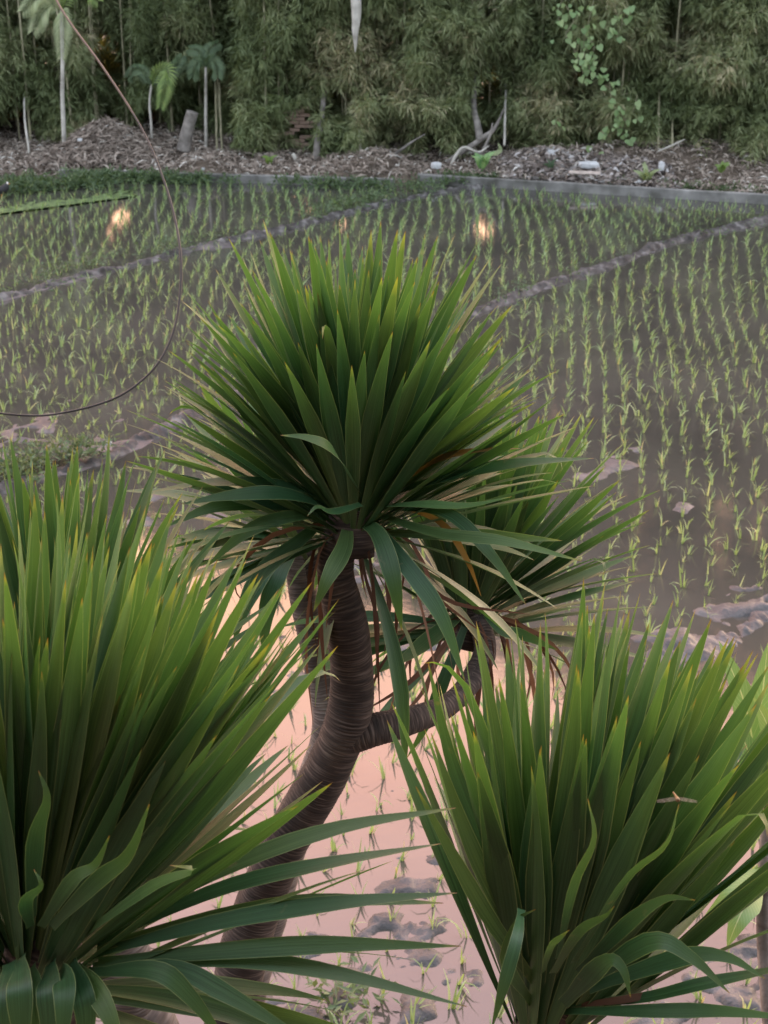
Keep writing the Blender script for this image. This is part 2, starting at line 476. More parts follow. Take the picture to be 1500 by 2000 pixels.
def seg_dist(X, Y, pts):
    d = np.full(X.shape, 1e9)
    for a, b in zip(pts[:-1], pts[1:]):
        ax, ay, bx, by = a[0], a[1], b[0], b[1]
        t = np.clip(((X - ax) * (bx - ax) + (Y - ay) * (by - ay)) / ((bx - ax) ** 2 + (by - ay) ** 2), 0, 1)
        d = np.minimum(d, np.hypot(X - ax - t * (bx - ax), Y - ay - t * (by - ay)))
    return d


bundA = [G(x, y) for x, y in ((-420, 690), (-150, 625), (0, 585), (120, 550), (250, 520), (360, 490), (460, 468), (560, 448), (680, 415), (800, 388), (880, 374), (960, 364))]
bundB = [G(x, y) for x, y in ((2000, 300), (1720, 365), (1500, 430), (1400, 452), (1290, 480), (1180, 522), (1060, 560), (950, 602), (800, 655), (600, 722), (390, 806), (300, 848), (200, 895), (80, 935), (-60, 975), (-260, 1050))]
bundC = [G(x, y) for x, y in ((1850, 1090), (1640, 1155), (1500, 1210), (1400, 1255), (1330, 1285), (1240, 1330))]

# emergent mud: (photo x, y, radius m, strength)
clods = [(830, 1730, .42, 1), (740, 1800, .40, 1), (700, 1870, .40, .9), (860, 1800, .35, .9), (640, 1830, .3, .8), (600, 1880, .35, .9), (680, 1950, .45, .8), (560, 1960, .35, .7), (900, 1700, .25, .8),
         (1240, 880, .28, .8), (1200, 905, .35, 1), (1150, 930, .3, .9), (1260, 950, .3, .7), (1330, 990, .25, .8), (1290, 1010, .2, .7), (1240, 1040, .2, .6), (1460, 770, .35, .6), (1400, 780, .3, .6),
         (1420, 1190, .35, .8), (1480, 1170, .35, .8), (1310, 1260, .4, .8), (60, 850, .6, .85), (130, 865, .5, .9), (30, 880, .5, .8), (210, 820, .4, .7), (90, 815, .4, .5), (150, 780, .4, .5), (250, 780, .3, .4),
         (690, 1100, .35, .8), (730, 1140, .3, .7), (590, 1240, .3, .6), (800, 1280, .35, .6), (850, 1260, .3, .6), (1420, 1950, .5, .9), (1300, 1980, .4, .8), (1480, 1880, .4, .8), (1400, 1980, .45, .8),
         (330, 965, .4, .7), (420, 1005, .4, .6), (300, 1015, .4, .7), (500, 1120, .4, .6), (380, 930, .4, .7), (560, 1330, .3, .6), (760, 1560, .3, .6), (830, 1480, .3, .5), (540, 1760, .3, .7), (860, 1900, .35, .8), (800, 1960, .35, .8), (760, 1690, .3, .7), (880, 560, .5, .5), (860, 535, .5, .5), (280, 460, .8, .35), (60, 500, .9, .4), (430, 480, .7, .5), (1180, 830, .3, .4), (470, 420, .8, .3)]


def mud_grid(name, x0, x1, y0, y1, step):
    nx = int((x1 - x0) / step); ny = int((y1 - y0) / step)
    X, Y = np.meshgrid(np.linspace(x0, x1, nx), np.linspace(y0, y1, ny))
    Z = -0.075 + 0.035 * (fbm(X * 2.2, Y * 2.2, 3, 4) - 0.5)
    boost = np.zeros_like(X)
    for px, py, r, s in clods:
        g = G(px, py)
        boost = np.maximum(boost, s * np.exp(-((X - g.x) ** 2 + (Y - g.y) ** 2) / (r * r) * 1.3))
    rough = fbm(X * 5, Y * 6.5, 9, 4)
    Z += boost * (0.42 * np.clip(rough - 0.45, -0.3, 1) + 0.07 + 0.05 * (fbm(X * 17, Y * 17, 15, 3) - 0.5))
    Z = np.where(Z > 0, 0.032 * np.tanh(Z / 0.032), Z) + boost * 0.05 * (fbm(X * 21, Y * 21, 16, 3) - 0.5)
    # pieces of mud near the bunds
    for b in (bundA, bundB, bundC):
        d = seg_dist(X, Y, b)
        Z += 0.085 * np.exp(-(d / 0.28) ** 2) * (fbm(X * 3, Y * 3, 21, 3) * 1.6)
    i = np.arange(ny - 1)[:, None] * nx + np.arange(nx - 1)[None, :]
    F = np.stack([i, i + 1, i + nx + 1, i + nx], -1).reshape(-1, 4)
    return mesh_np(name, np.stack([X, Y, Z], -1).reshape(-1, 3), F, M['mud'])


tag(link('mud_bed', mud_grid('mud_bed', -3, 3.2, 4.9, 9.6, 0.022)), 'wet mud lumps breaking the surface of the near paddy', kind='structure')
tag(link('mud_bed', mud_grid('mud_bed_mid', -5.5, 5.5, 9.6, 13.0, 0.032)), 'wet mud lumps beyond the forked trunk', kind='structure')
tag(link('mud_bed', mud_grid('mud_bed_far', -15, 15, 13.0, 31.5, 0.085)), 'wet mud breaking the surface of the far paddies', kind='structure')
wv = [(-40, 4.5, 0), (40, 4.5, 0), (40, 31.6, 0), (-40, 31.6, 0)]
tag(link('water', mesh_np('water', wv, [(0, 1, 2, 3)], M['water'])), 'still muddy water of the flooded rice paddies', kind='structure')


def bund(name, pts, width, height, label, seed, mat='bund'):
    n = 60 * len(pts)
    path = spline(pts, n)
    tan = np.gradient(path, axis=0); tan /= np.linalg.norm(tan, axis=1)[:, None]
    side = np.stack([-tan[:, 1], tan[:, 0], np.zeros(n)], 1)
    us = np.linspace(-1, 1, 11)
    s = np.arange(n) * 0.045
    V = np.zeros((n, 11, 3))
    for j, u in enumerate(us):
        wob = width * (0.35 + 1.3 * fbm(s * 1.1, np.full(n, 3.0 + (u > 0) * 9), seed, 4))
        V[:, j] = path + side * (u * wob)[:, None]
        prof = (1 - abs(u) ** 2.4)
        V[:, j, 2] = -0.07 + prof * (height + 0.07) * (0.55 + 0.7 * fbm(s * 2.1, np.full(n, u * 2.5), seed + 3, 3)) + (0.10 * (fbm(V[:, j, 0] * 2.3, V[:, j, 1] * 2.3, seed + 5, 3) - 0.5) + 0.07 * (fbm(V[:, j, 0] * 15, V[:, j, 1] * 15, seed + 7, 3) - 0.5)) * prof
    i = np.arange(n - 1)[:, None] * 11 + np.arange(10)[None, :]
    F = np.stack([i, i + 1, i + 12, i + 11], -1).reshape(-1, 4)
    return tag(link(name, mesh_np(name, V.reshape(-1, 3), F, M[mat])), label, kind='structure')


bund('mud_bund', bundA, 0.15, 0.06, 'low mud bund between the two far paddies', 31)
bund('mud_bund', bundB, 0.18, 0.07, 'low mud bund crossing behind the middle crown', 41)
bund('mud_bund', bundC, 0.18, 0.03, 'broken mud strip behind the right crown', 51, 'mud')

# near bank below the frame, where the dracaenas are rooted
nx, ny = 60, 40
X, Y = np.meshgrid(np.linspace(-12, 12, nx), np.linspace(-6, 5.6, ny))
Z = 0.45 * (1 / (1 + np.exp((Y - 4.3) * 3.2))) - 0.09 + 0.08 * fbm(X * 1.5, Y * 1.5, 61, 3)
i = np.arange(ny - 1)[:, None] * nx + np.arange(nx - 1)[None, :]
tag(link('near_bank', mesh_np('near_bank', np.stack([X, Y, Z], -1).reshape(-1, 3), np.stack([i, i + 1, i + nx + 1, i + nx], -1).reshape(-1, 4), M['soil'])), 'soil bank on the near side of the paddy', kind='structure')

# unseen facade with the viewpoint's balcony, added to shade the near crowns from behind
hs = tag(link('added_house', None, None, (0, -2.0, 0.3)), 'unseen plastered facade with eave, added behind the viewpoint for shade', kind='structure')
hb = np.array([(-.5, -.5, 0), (.5, -.5, 0), (.5, .5, 0), (-.5, .5, 0), (-.5, -.5, 1), (.5, -.5, 1), (.5, .5, 1), (-.5, .5, 1)])
hf_ = [(0, 3, 2, 1), (4, 5, 6, 7), (0, 1, 5, 4), (1, 2, 6, 5), (2, 3, 7, 6), (3, 0, 4, 7)]
link('wall', mesh_np('wall', hb * np.array([14, .2, 7.2]), hf_, M['plaster'], smooth=False), hs)
link('balcony_floor', mesh_np('balcony_floor', hb * np.array([14, 2.4, .16]), hf_, M['concrete'], smooth=False), hs, (0, 1.302, 3.1))
link('roof', mesh_np('roof', hb * np.array([15, 3.6, .14]), hf_, M['tile'], smooth=False), hs, (0, 0.9, 7.2))

# far bank, rising from the concrete edge to the bamboo
wallA0, wallA1 = G(115, 347), G(770, 366)
wallB0, wallB1 = G(815, 358), G(1900, 424)
def bank_height(X, Y):
    front = np.where(X < (wallB0.x + wallA1.x) / 2, wallA0.y + (X - wallA0.x) * (wallA1.y - wallA0.y) / (wallA1.x - wallA0.x), wallB0.y + (X - wallB0.x) * (wallB1.y - wallB0.y) / (wallB1.x - wallB0.x))
    t = np.clip((Y - front - 0.02) / 0.35, 0, 1)
    z = -0.3 + t * 0.38 + 0.07 * np.clip(Y - front, 0, 6) * 0.9 + 0.14 * (fbm(X * 1.1, Y * 1.1, 71, 4) - 0.5) * t
    z = np.where((X < wallA0.x), z - 0.06 * t, z)
    hp = AT(205, 300, 32.6)                                   # heap of dry leaves
    z += 0.55 * np.exp(-((X - hp.x) / 0.75) ** 2 - ((Y - 32.9) / 0.7) ** 2)
    for (px, w_, h_) in ((1060, .7, .22), (1180, 1.0, .20), (1300, 1.0, .26), (1420, .8, .25), (730, .6, .22), (400, .5, .2)):
        q = AT(px, 330, 31.0)
        z += h_ * np.exp(-((X - q.x) / w_) ** 2 - ((Y - 31.6) / 0.8) ** 2) * t
    return z
nx, ny = 420, 130
X, Y = np.meshgrid(np.linspace(-16, 16, nx), np.linspace(27.0, 44, ny))
Z = bank_height(X, Y)
i = np.arange(ny - 1)[:, None] * nx + np.arange(nx - 1)[None, :]
tag(link('far_bank', mesh_np('far_bank', np.stack([X, Y, Z], -1).reshape(-1, 3), np.stack([i, i + 1, i + nx + 1, i + nx], -1).reshape(-1, 4), M['soil'])), 'earth bank under the bamboo', kind='structure')


def concrete_wall(a, b, h, th, label, seed):
    a = np.array(tuple(a)); b = np.array(tuple(b))
    L = np.linalg.norm(b - a); n = int(L / 0.12)
    d = (b - a) / L; s = np.array([-d[1], d[0], 0])
    t = np.linspace(0, 1, n)
    prof = [(0, -0.25), (0, h - 0.015), (0.015, h), (th - 0.015, h), (th, h - 0.015), (th, -0.25)]
    V = np.zeros((n, 6, 3))
    for j, (u, z) in enumerate(prof):
        wob = 0.02 * (fbm(t * L * 2.5, np.full(n, j * 1.3), seed, 3) - 0.5)
        V[:, j] = a + np.outer(t * L, d) + s * (u + wob)[:, None]
        V[:, j, 2] = z + (0.02 * (fbm(t * L * 1.7, np.full(n, 0.4), seed + 1, 3) - 0.5) if z > 0 else 0)
    i = np.arange(n - 1)[:, None] * 6 + np.arange(5)[None, :]
    F = np.stack([i, i + 6, i + 7, i + 1], -1).reshape(-1, 4)
    F = np.vstack([F, [(0, 1, 4, 5), (1, 2, 3, 4), ((n - 1) * 6 + 5, (n - 1) * 6 + 4, (n - 1) * 6 + 1, (n - 1) * 6)]])
    o = link('low_concrete_wall', mesh_np('low_concrete_wall', V.reshape(-1, 3), F, M['concrete'], smooth=False))
    return tag(o, label, 'wall')
concrete_wall(wallA0, wallA1, 0.16, 0.12, 'low concrete wall beneath the heap of dry leaves', 81)
concrete_wall(wallB0, wallB1, 0.18, 0.12, 'low concrete wall beneath the pale rubble and litter', 91)

# green algae film floating along the far left corner
alg = [G(x, y, 0.004) for x, y in ((-90, 430), (0, 408), (60, 396), (130, 390), (200, 381), (228, 374), (246, 372), (250, 378), (262, 381), (270, 384), (250, 386), (240, 388), (225, 391), (180, 396), (110, 406), (40, 412), (-60, 440))]
me = bpy.data.meshes.new('algae')
alg = [Vector(v) for v in spline(alg + alg[:1], 150)[:-1]]
alg = [Vector((p.x + rnd.gauss(0, .05), p.y + rnd.gauss(0, .09), 0.004)) for p in alg]
me.from_pydata([tuple(p) for p in alg], [], [list(range(len(alg)))])
me.materials.append(M['algae'])
tag(link('algae_film', me), 'bright green algae film floating in the far corner', 'algae', kind='stuff')
alg2 = [G(x, y, 0.004) for x, y in ((-60, 560), (0, 540), (90, 520), (150, 500), (210, 490), (190, 506), (130, 524), (60, 546), (0, 566))]


# ------------------------------------------------------------------ leaf meshes
def blade_profile(t, base=0.42, peak=0.6):
    t = np.asarray(t, float)
    a = base + (1 - base) * np.sin(np.clip(t / peak, 0, 1) * math.pi / 2) ** 1.3
    b = np.clip((1 - t) / (1 - peak), 0, 1) ** 0.82
    r = np.where(t < peak, a, b)
    return np.where(t < 0.05, r + (0.05 - t) * 6 * 0.6, r)


TS = np.array([0, .05, .14, .25, .36, .47, .57, .67, .77, .86, .93, .97, 1.0])
def blade(name, bend, late=0.0, fold=0.012, twist=0.0, side=0.0, curl=0.0, mat=None, peak=0.6):
    """leaf of unit length along +Z and unit width; bends towards -Y; X across"""
    n = len(TS)
    p = np.zeros((n, 3)); ang = np.zeros(n)
    for i in range(1, n):
        t = (TS[i] + TS[i - 1]) / 2
        a = bend * t + late * max(0, t - 0.6) ** 2 * 6 + curl * max(0, t - 0.86) * 7
        ang[i] = a
        dl = TS[i] - TS[i - 1]
        p[i] = p[i - 1] + dl * np.array([side * (t - 0.3), -math.sin(a), math.cos(a)])
    wv = blade_profile(TS, 0.28, peak) * 0.5
    V = []; U = []
    for i in range(n):
        tw = twist * TS[i]
        nrm = np.array([0, math.cos(ang[i]), math.sin(ang[i])])
        for u in (-1, 0, 1):
            V.append(p[i] + np.array([u * wv[i] * math.cos(tw), 0, 0]) + nrm * (abs(u) * fold * wv[i] * 2 + u * wv[i] * math.sin(tw) * 0.07))
            U.append((0.5 + u * 0.5, TS[i]))
    i = np.arange(n - 1)[:, None] * 3 + np.arange(2)[None, :]
    F = np.stack([i, i + 1, i + 4, i + 3], -1).reshape(-1, 4)
    return mesh_np(name, V, F, mat or M['leaf'], U)


BLADES = []
for k in range(18):
    b = (-0.30, -0.18, -0.08, 0.04, 0.15, 0.28, 0.42, 0.6, 0.85)[k // 2]
    BLADES.append(blade('leaf_blade', b, late=0.0 if k % 2 else 0.12, fold=(0.006, 0.012)[k % 2], twist=rnd.uniform(-0.9, 0.9), side=rnd.uniform(-0.08, 0.08), peak=(0.56, 0.64)[k % 2]))
BROKEN = [blade('leaf_blade_curled', 0.25, late=0.2, fold=0.01, twist=0.5, curl=c) for c in (1.2, 1.8, 2.4)]


def leaf_matrix(base, d, nrm, L, W, roll=0.0):
    d = d.normalized()
    nn = (nrm - nrm.dot(d) * d).normalized()
    x = nn.cross(d).normalized()
    m = Matrix((x, nn, d)).transposed()
    if roll: m = m @ Matrix.Rotation(roll, 3, 'Z')
    mm = m.to_4x4() @ Matrix.Diagonal((W, L, L, 1))
    mm.translation = base
    return mm


def place_leaf(data, parent, *args):
    o = link('leaf', data, parent)
    o.matrix_basis = leaf_matrix(*args)
    return o


def spine_leaf(parent, pts, W, facing, org, mat=None, base=0.45, peak=0.6, fold=0.1, name='leaf', n=14, twist=0.0):
    """leaf along a drawn spine (world points); facing = the way its upper side looks"""
    path = spline(pts, n)
    tan = np.gradient(path, axis=0); tan /= np.linalg.norm(tan, axis=1)[:, None]
    ln = np.r_[0, np.cumsum(np.linalg.norm(np.diff(path, axis=0), axis=1))]; t = ln / ln[-1]
    wv = blade_profile(t, base, peak) * 0.5 * W
    wv[-1] = 0.0005
    f = np.array(tuple(facing), float)
    V = []; U = []
    for i in range(n):
        s = np.cross(tan[i], f); s /= np.linalg.norm(s) + 1e-9
        nn = np.cross(s, tan[i])
        tw = twist * t[i]
        s2 = s * math.cos(tw) + nn * math.sin(tw); n2 = nn * math.cos(tw) - s * math.sin(tw)
        for u in (-1, 0, 1):
            V.append(path[i] + s2 * u * wv[i] + n2 * abs(u) * fold * wv[i] - np.array(tuple(org)))
            U.append((0.5 + 0.5 * u, t[i]))
    i = np.arange(n - 1)[:, None] * 3 + np.arange(2)[None, :]
    F = np.stack([i, i + 1, i + 4, i + 3], -1).reshape(-1, 4)
    return link(name, mesh_np('leaf_single', V, F, mat or M['leaf'], U), parent)


def ringed_trunk(name, pts, radii, mat, parent, org, sides=22, ring=0.0095):
    L = sum((Vector(b) - Vector(a)).length for a, b in zip(pts[:-1], pts[1:]))
    n = int(L / ring * 3)
    path = spline(pts, n)
    rr = np.interp(np.linspace(0, 1, n), np.linspace(0, 1, len(radii)), radii)
    V, F, U = tube(path, rr, sides, False)
    # leaf-scar rings: a small saw-tooth that wavers round the stem
    ang = U[:, 0] * 2 * math.pi
    s = U[:, 1] + 0.003 * np.sin(ang + 2.0) + 0.005 * (vnoise(U[:, 0] * 6, U[:, 1] * 30, 7) - 0.5)
    saw = np.mod(s / ring, 1.0)
    amp = 0.0018 * (0.4 + vnoise(U[:, 0] * 9 + 5, np.floor(s / ring) * 0.37, 8))
    ctr = np.repeat(path, sides, axis=0)
    dirv = V - ctr; dirv /= np.linalg.norm(dirv, axis=1)[:, None] + 1e-9
    V = V + dirv * (amp * saw + 0.008 * (vnoise(np.minimum(U[:, 0], 1 - U[:, 0]) * 6, U[:, 1] * 9, 12) - 0.5))[:, None] - np.array(tuple(org))
    return link(name, mesh_np(name, V, F, mat, U), parent)


HAZE = 0
UPV = Vector((0, 0, 1))
GA = math.pi * (3 - math.sqrt(5))
def crown(tree, name, base, axis, n, L, W, pmax=100, spread=0.62, stem=0.16, seed=1, label=None, org=None, droop=1.0, top=2, up=0.0, front=0.3, keep=300, right=2.0, skirt=0):
    """a rosette: leaves set spirally on the stem end, the inner ones upright, the outer ones lying out"""
    q = random.Random(seed)
    org = org if org is not None else tree.location
    c = link(name, None, tree)
    c.empty_display_size = 0.05
    c.location = Vector(base) - Vector(org)
    if label: c['label'] = label
    a = Vector(axis).normalized()
    e1 = a.orthogonal().normalized(); e2 = a.cross(e1)
    # the stem end that carries the leaves
    pth = [tuple(a * (-stem * 0.9)), tuple(a * (-stem * 0.3)), tuple(a * (stem * 0.4)), tuple(a * stem)]
    V, F, U = tube(spline(pth, 12), np.interp(np.linspace(0, 1, 12), [0, .5, 1], [0.045, 0.05, 0.015]) * (L / 0.55), 12)
    link('stem_end', mesh_np('stem_end', V, F, M['trunk'], U), c)
    todo = []
    for i in range(n):
        t = (i + 0.5) / n
        az = i * GA + q.uniform(-0.25, 0.25)
        pol = R(top + (pmax - top) * t ** spread + q.gauss(0, 4.5))
        rad = e1 * math.cos(az) + e2 * math.sin(az)
        d = a * math.cos(pol) + rad * math.sin(pol)
        if d.x > right and q.random() < 0.72: continue
        if d.y < -front:                        # few leaves reach out on the camera side
            d.y = -front * q.uniform(0.2, 1.0); d.normalize()
        nrm = a - a.dot(d) * d
        if nrm.length < 0.05: nrm = -rad
        l = L * (0.86 + 0.2 * min(1, t * 2.2)) * q.uniform(0.86, 1.06) * (1 - 0.16 * min(1, max(0, math.degrees(pol) - 22) / 30))
        if t < 0.1: l *= 0.72 + 2.8 * t
        k = min(1, max(0, (math.degrees(pol) - 15) / 90))
        bi = k * 5.2 * droop + q.gauss(1.5, 1.0)
        data = BLADES[int(min(17, max(0, bi * 2)))]
        if q.random() < 0.035 and t > 0.3: data = q.choice(BROKEN)
        org2 = a * (stem * (0.9 - 1.55 * t)) + rad * 0.028 * (L / 0.55)
        todo.append((data, org2, d + Vector((0, 0, up * math.sin(pol))), nrm, l, W * q.uniform(0.8, 1.12), q.gauss(0, 0.22)))
    todo.sort(key=lambda r: r[2].y)
    for k in range(skirt):                      # the oldest leaves, lying out flat or hanging
        az = q.uniform(0, 2 * math.pi); pol = R(q.uniform(78, 116))
        d = Vector((math.cos(az) * math.sin(pol), math.sin(az) * math.sin(pol) * 0.8, math.cos(pol)))
        if d.y < -0.35: d.y = q.uniform(-0.35, 0.2)
        place_leaf(BLADES[q.randrange(8, 16)], c, a * (-stem * 0.5) + d * 0.02, d, UPV.cross(d).cross(d) * -1 + Vector((0, 0, .01)), L * q.uniform(.7, .95), W * q.uniform(.8, 1.1), q.gauss(0, .3))
    for r in todo[:keep]:
        place_leaf(r[0], c, *r[1:])
    if len(todo) > keep:                        # the leaves at the back, hidden by the others
        VV, FF, UU, off = [], [], [], 0
        for r in todo[keep:]:
            co = np.empty(len(r[0].vertices) * 3, np.float32); r[0].vertices.foreach_get('co', co); co = co.reshape(-1, 3)
            A = np.array(leaf_matrix(*r[1:]))
            VV.append(co @ A[:3, :3].T + A[:3, 3])
            i_ = np.arange(len(TS) - 1)[:, None] * 3 + np.arange(2)[None, :]
            FF.append(np.stack([i_, i_ + 1, i_ + 4, i_ + 3], -1).reshape(-1, 4) + off); off += len(co)
            UU.append(np.array([(u, t_) for t_ in TS for u in (0, .5, 1)]))
        o = link('leaves', mesh_np('leaves', np.vstack(VV), np.vstack(FF), M['leaf'], np.vstack(UU)), c)
        o['kind'] = 'stuff'
    return c


UPV = Vector((0, 0, 1))
TOCAM = Vector((0, -0.8, 0.6))

# ------------------------------------------------------------------ the middle dracaena: leaning trunk, fork, two crowns
mid_base = Vector((-0.62, 3.0, 0.30))
mid = thing('dracaena_tree', 'tall forked dracaena with brown ringed trunk and two crowns in the middle', 'tree', mid_base)
ringed_trunk('trunk', [mid_base, P(405, 2300, 4.2), P(455, 1960, 3.95), P(500, 1780, 3.85), P(560, 1640, 3.75), P(640, 1500, 3.66), P(682, 1400, 3.6), P(688, 1300, 3.55), P(672, 1200, 3.48), P(655, 1110, 3.44), P(672, 1030, 3.41), P(690, 985, 3.40)],
             [.10, .070, .063, .060, .056, .053, .053, .050, .047, .043, .040, .036], M['trunk'], mid, mid_base)
ringed_trunk('branch', [P(670, 1440, 3.62), P(730, 1425, 3.62), P(800, 1408, 3.66), P(870, 1380, 3.74), P(925, 1325, 3.82), P(948, 1270, 3.88), P(935, 1215, 3.92), P(925, 1180, 3.95)],
             [.048, .038, .032, .029, .029, .028, .028, .028], M['trunk'], mid, mid_base)
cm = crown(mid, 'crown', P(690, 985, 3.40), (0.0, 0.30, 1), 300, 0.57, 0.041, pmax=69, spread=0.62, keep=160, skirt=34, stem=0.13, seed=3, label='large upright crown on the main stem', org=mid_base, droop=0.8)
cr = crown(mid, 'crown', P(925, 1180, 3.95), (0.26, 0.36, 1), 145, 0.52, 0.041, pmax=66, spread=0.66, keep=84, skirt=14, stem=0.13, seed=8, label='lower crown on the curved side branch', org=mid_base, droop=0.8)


def leaves_px(par, org, rows, k=1.0):
    for pts, W, face, mat in rows:
        spine_leaf(par, [P(*p) for p in pts], W * k, face, org, M[mat], twist=rnd.uniform(-0.35, 0.35))


O = P(690, 985, 3.40)
D = 3.30
leaves_px(cm, O, [
    ([(700, 1015, 3.40), (740, 1045, 3.30), (768, 1130, 3.24), (785, 1232, 3.24)], .060, TOCAM, 'leaf'),
    ([(680, 1015, 3.40), (672, 1070, 3.30), (640, 1130, 3.24), (612, 1195, 3.24)], .058, TOCAM, 'leaf'),
    ([(720, 1010, 3.40), (790, 1100, 3.26), (860, 1200, 3.20), (908, 1330, 3.18)], .058, TOCAM, 'leaf'),
    ([(640, 1010, 3.42), (580, 1060, 3.38), (510, 1120, 3.36), (470, 1210, 3.36)], .055, TOCAM, 'leaf'),
    ([(720, 1000, 3.40), (850, 1040, 3.25), (990, 1058, 3.18), (1136, 1096, 3.16)], .042, (0, -.5, .9), 'leaf'),
    ([(740, 990, 3.40), (870, 1000, 3.3), (960, 1085, 3.22), (1028, 1182, 3.2)], .045, TOCAM, 'leaf'),
    ([(720, 990, 3.40), (820, 985, 3.2), (910, 988, 3.15), (1000, 970, 3.12)], .045, (0, -.4, .9), 'leaf'),
    ([(740, 970, 3.40), (880, 930, 3.3), (1010, 905, 3.25), (1160, 895, 3.22)], .050, (0, -.5, .9), 'leaf'),
    ([(660, 985, 3.40), (560, 948, 3.3), (420, 942, 3.26), (285, 962, 3.26)], .056, (0, -.4, .9), 'leaf'),
    ([(665, 1000, 3.40), (560, 965, 3.26), (450, 968, 3.22), (352, 985, 3.22)], .054, (0, -.5, .9), 'leaf'),
    ([(650, 1000, 3.42), (520, 985, 3.36), (420, 990, 3.34), (320, 1030, 3.34)], .050, (0, -.5, .9), 'leaf'),
    ([(650, 1005, 3.42), (560, 1010, 3.30), (480, 1040, 3.28), (400, 1110, 3.28)], .048, (0, -.6, .8), 'leaf'),
    ([(700, 960, 3.30), (650, 880, 3.1), (600, 855, 3.05), (548, 850, 3.04)], .048, (0, -.6, .8), 'leaf'),
    ([(705, 985, 3.3), (650, 1000, 3.2), (620, 990, 3.16), (600, 1008, 3.15)], .036, (0, -.6, .8), 'leaf'),
    ([(760, 960, 3.4), (850, 900, 3.3), (930, 880, 3.28), (1020, 876, 3.27)], .030, (0, -.5, .9), 'yellowing'),
    ([(770, 985, 3.4), (860, 1020, 3.35), (910, 1090, 3.32), (940, 1165, 3.32)], .022, TOCAM, 'yellowing'),
    ([(710, 1030, 3.42), (725, 1110, 3.36), (735, 1240, 3.36), (742, 1390, 3.37)], .013, TOCAM, 'dead'),
    ([(702, 1035, 3.42), (712, 1120, 3.35), (738, 1220, 3.34), (732, 1330, 3.35)], .011, TOCAM, 'dead'),
    ([(735, 1025, 3.42), (800, 1100, 3.38), (880, 1175, 3.34), (1035, 1200, 3.30)], .014, TOCAM, 'dead'),
    ([(735, 1030, 3.42), (790, 1110, 3.40), (850, 1165, 3.38), (960, 1250, 3.38)], .011, TOCAM, 'dead'),
    ([(640, 1020, 3.44), (612, 1080, 3.42), (604, 1160, 3.42), (618, 1260, 3.42)], .014, TOCAM, 'dead'),
    ([(650, 1030, 3.44), (625, 1120, 3.42), (628, 1240, 3.42), (640, 1370, 3.44)], .013, TOCAM, 'dead'),
], 0.7)
leaves_px(cr, P(925, 1180, 3.95), [
    ([(910, 1190, 3.95), (850, 1240, 3.85), (800, 1280, 3.8), (745, 1312, 3.8)], .055, (0, -.3, 1), 'leaf'),
    ([(915, 1195, 3.95), (850, 1280, 3.86), (790, 1340, 3.84), (700, 1395, 3.84)], .013, TOCAM, 'dead'),
    ([(900, 1205, 3.95), (850, 1300, 3.86), (820, 1360, 3.84), (760, 1420, 3.84)], .012, TOCAM, 'dead'),
    ([(930, 1205, 3.92), (940, 1290, 3.86), (930, 1400, 3.84), (932, 1490, 3.84)], .014, TOCAM, 'dead'),
    ([(915, 1205, 3.92), (870, 1320, 3.86), (830, 1420, 3.84), (795, 1480, 3.84)], .034, TOCAM, 'leaf'),
    ([(940, 1190, 3.92), (980, 1230, 3.84), (1020, 1240, 3.8), (1090, 1270, 3.8)], .03, TOCAM, 'leaf'),
    ([(930, 1200, 3.95), (960, 1260, 3.86), (955, 1330, 3.84), (965, 1400, 3.84)], .011, TOCAM, 'dead'),
])

def dry_strands(par, org, px, py, d0, n, seed):
    q = random.Random(seed)
    o_ = P(px, py, d0)
    for k in range(n):
        az = q.uniform(math.pi, 2 * math.pi) if q.random() < .75 else q.uniform(0, math.pi)
        out_ = Vector((math.cos(az), math.sin(az) * .7, 0)); r = q.uniform(.05, .30); h = q.uniform(.18, .5)
        p0 = o_ + out_ * .03
        pts = [p0, p0 + out_ * r * .55 + Vector((0, 0, -h * .12)), p0 + out_ * r * .9 + Vector((0, 0, -h * .55)), p0 + out_ * r * q.uniform(.8, 1.15) + Vector((q.gauss(0, .03), 0, -h))]
        spine_leaf(par, pts, q.uniform(.006, .014), TOCAM, org, M['dead'], name='dry_leaf', twist=q.uniform(-2, 2), n=10)
dry_strands(cm, O, 690, 1020, 3.40, 14, 5)
dry_strands(cr, P(925, 1180, 3.95), 925, 1195, 3.93, 16, 6)

# the slimmer dracaena behind, its crown reaching left
back_base = Vector((-0.62, 3.9, 0.2))
back = thing('dracaena_tree', 'slim grey-stemmed dracaena behind the forked trunk, crown mostly hidden', 'tree', back_base)
ringed_trunk('trunk', [back_base, P(440, 2150, 5.0), P(545, 1700, 4.6), P(640, 1450, 4.3), P(622, 1290, 4.22), P(592, 1150, 4.15), P(585, 1060, 4.12)], [.09, .07, .06, .05, .042, .040, .036], M['trunk_grey'], back, back_base)
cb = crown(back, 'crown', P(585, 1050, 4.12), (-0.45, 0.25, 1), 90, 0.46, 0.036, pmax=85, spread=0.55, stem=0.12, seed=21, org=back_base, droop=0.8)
leaves_px(cb, P(585, 1050, 4.12), [
    ([(570, 1050, 4.12), (450, 1000, 4.0), (340, 965, 3.95), (232, 958, 3.95)], .05, (0, -.3, 1), 'leaf'),
    ([(570, 1055, 4.12), (460, 1040, 4.0), (370, 1050, 3.95), (280, 1085, 3.95)], .05, (0, -.4, 1), 'leaf'),
    ([(570, 1060, 4.12), (470, 1050, 4.0), (380, 1085, 3.95), (262, 1115, 3.95)], .048, (0, -.4, 1), 'leaf'),
    ([(575, 1065, 4.12), (520, 1110, 4.0), (480, 1180, 3.95), (455, 1260, 3.95)], .05, TOCAM, 'leaf'),
    ([(580, 1065, 4.12), (545, 1120, 4.0), (520, 1200, 3.97), (515, 1290, 3.97)], .05, TOCAM, 'leaf'),
])

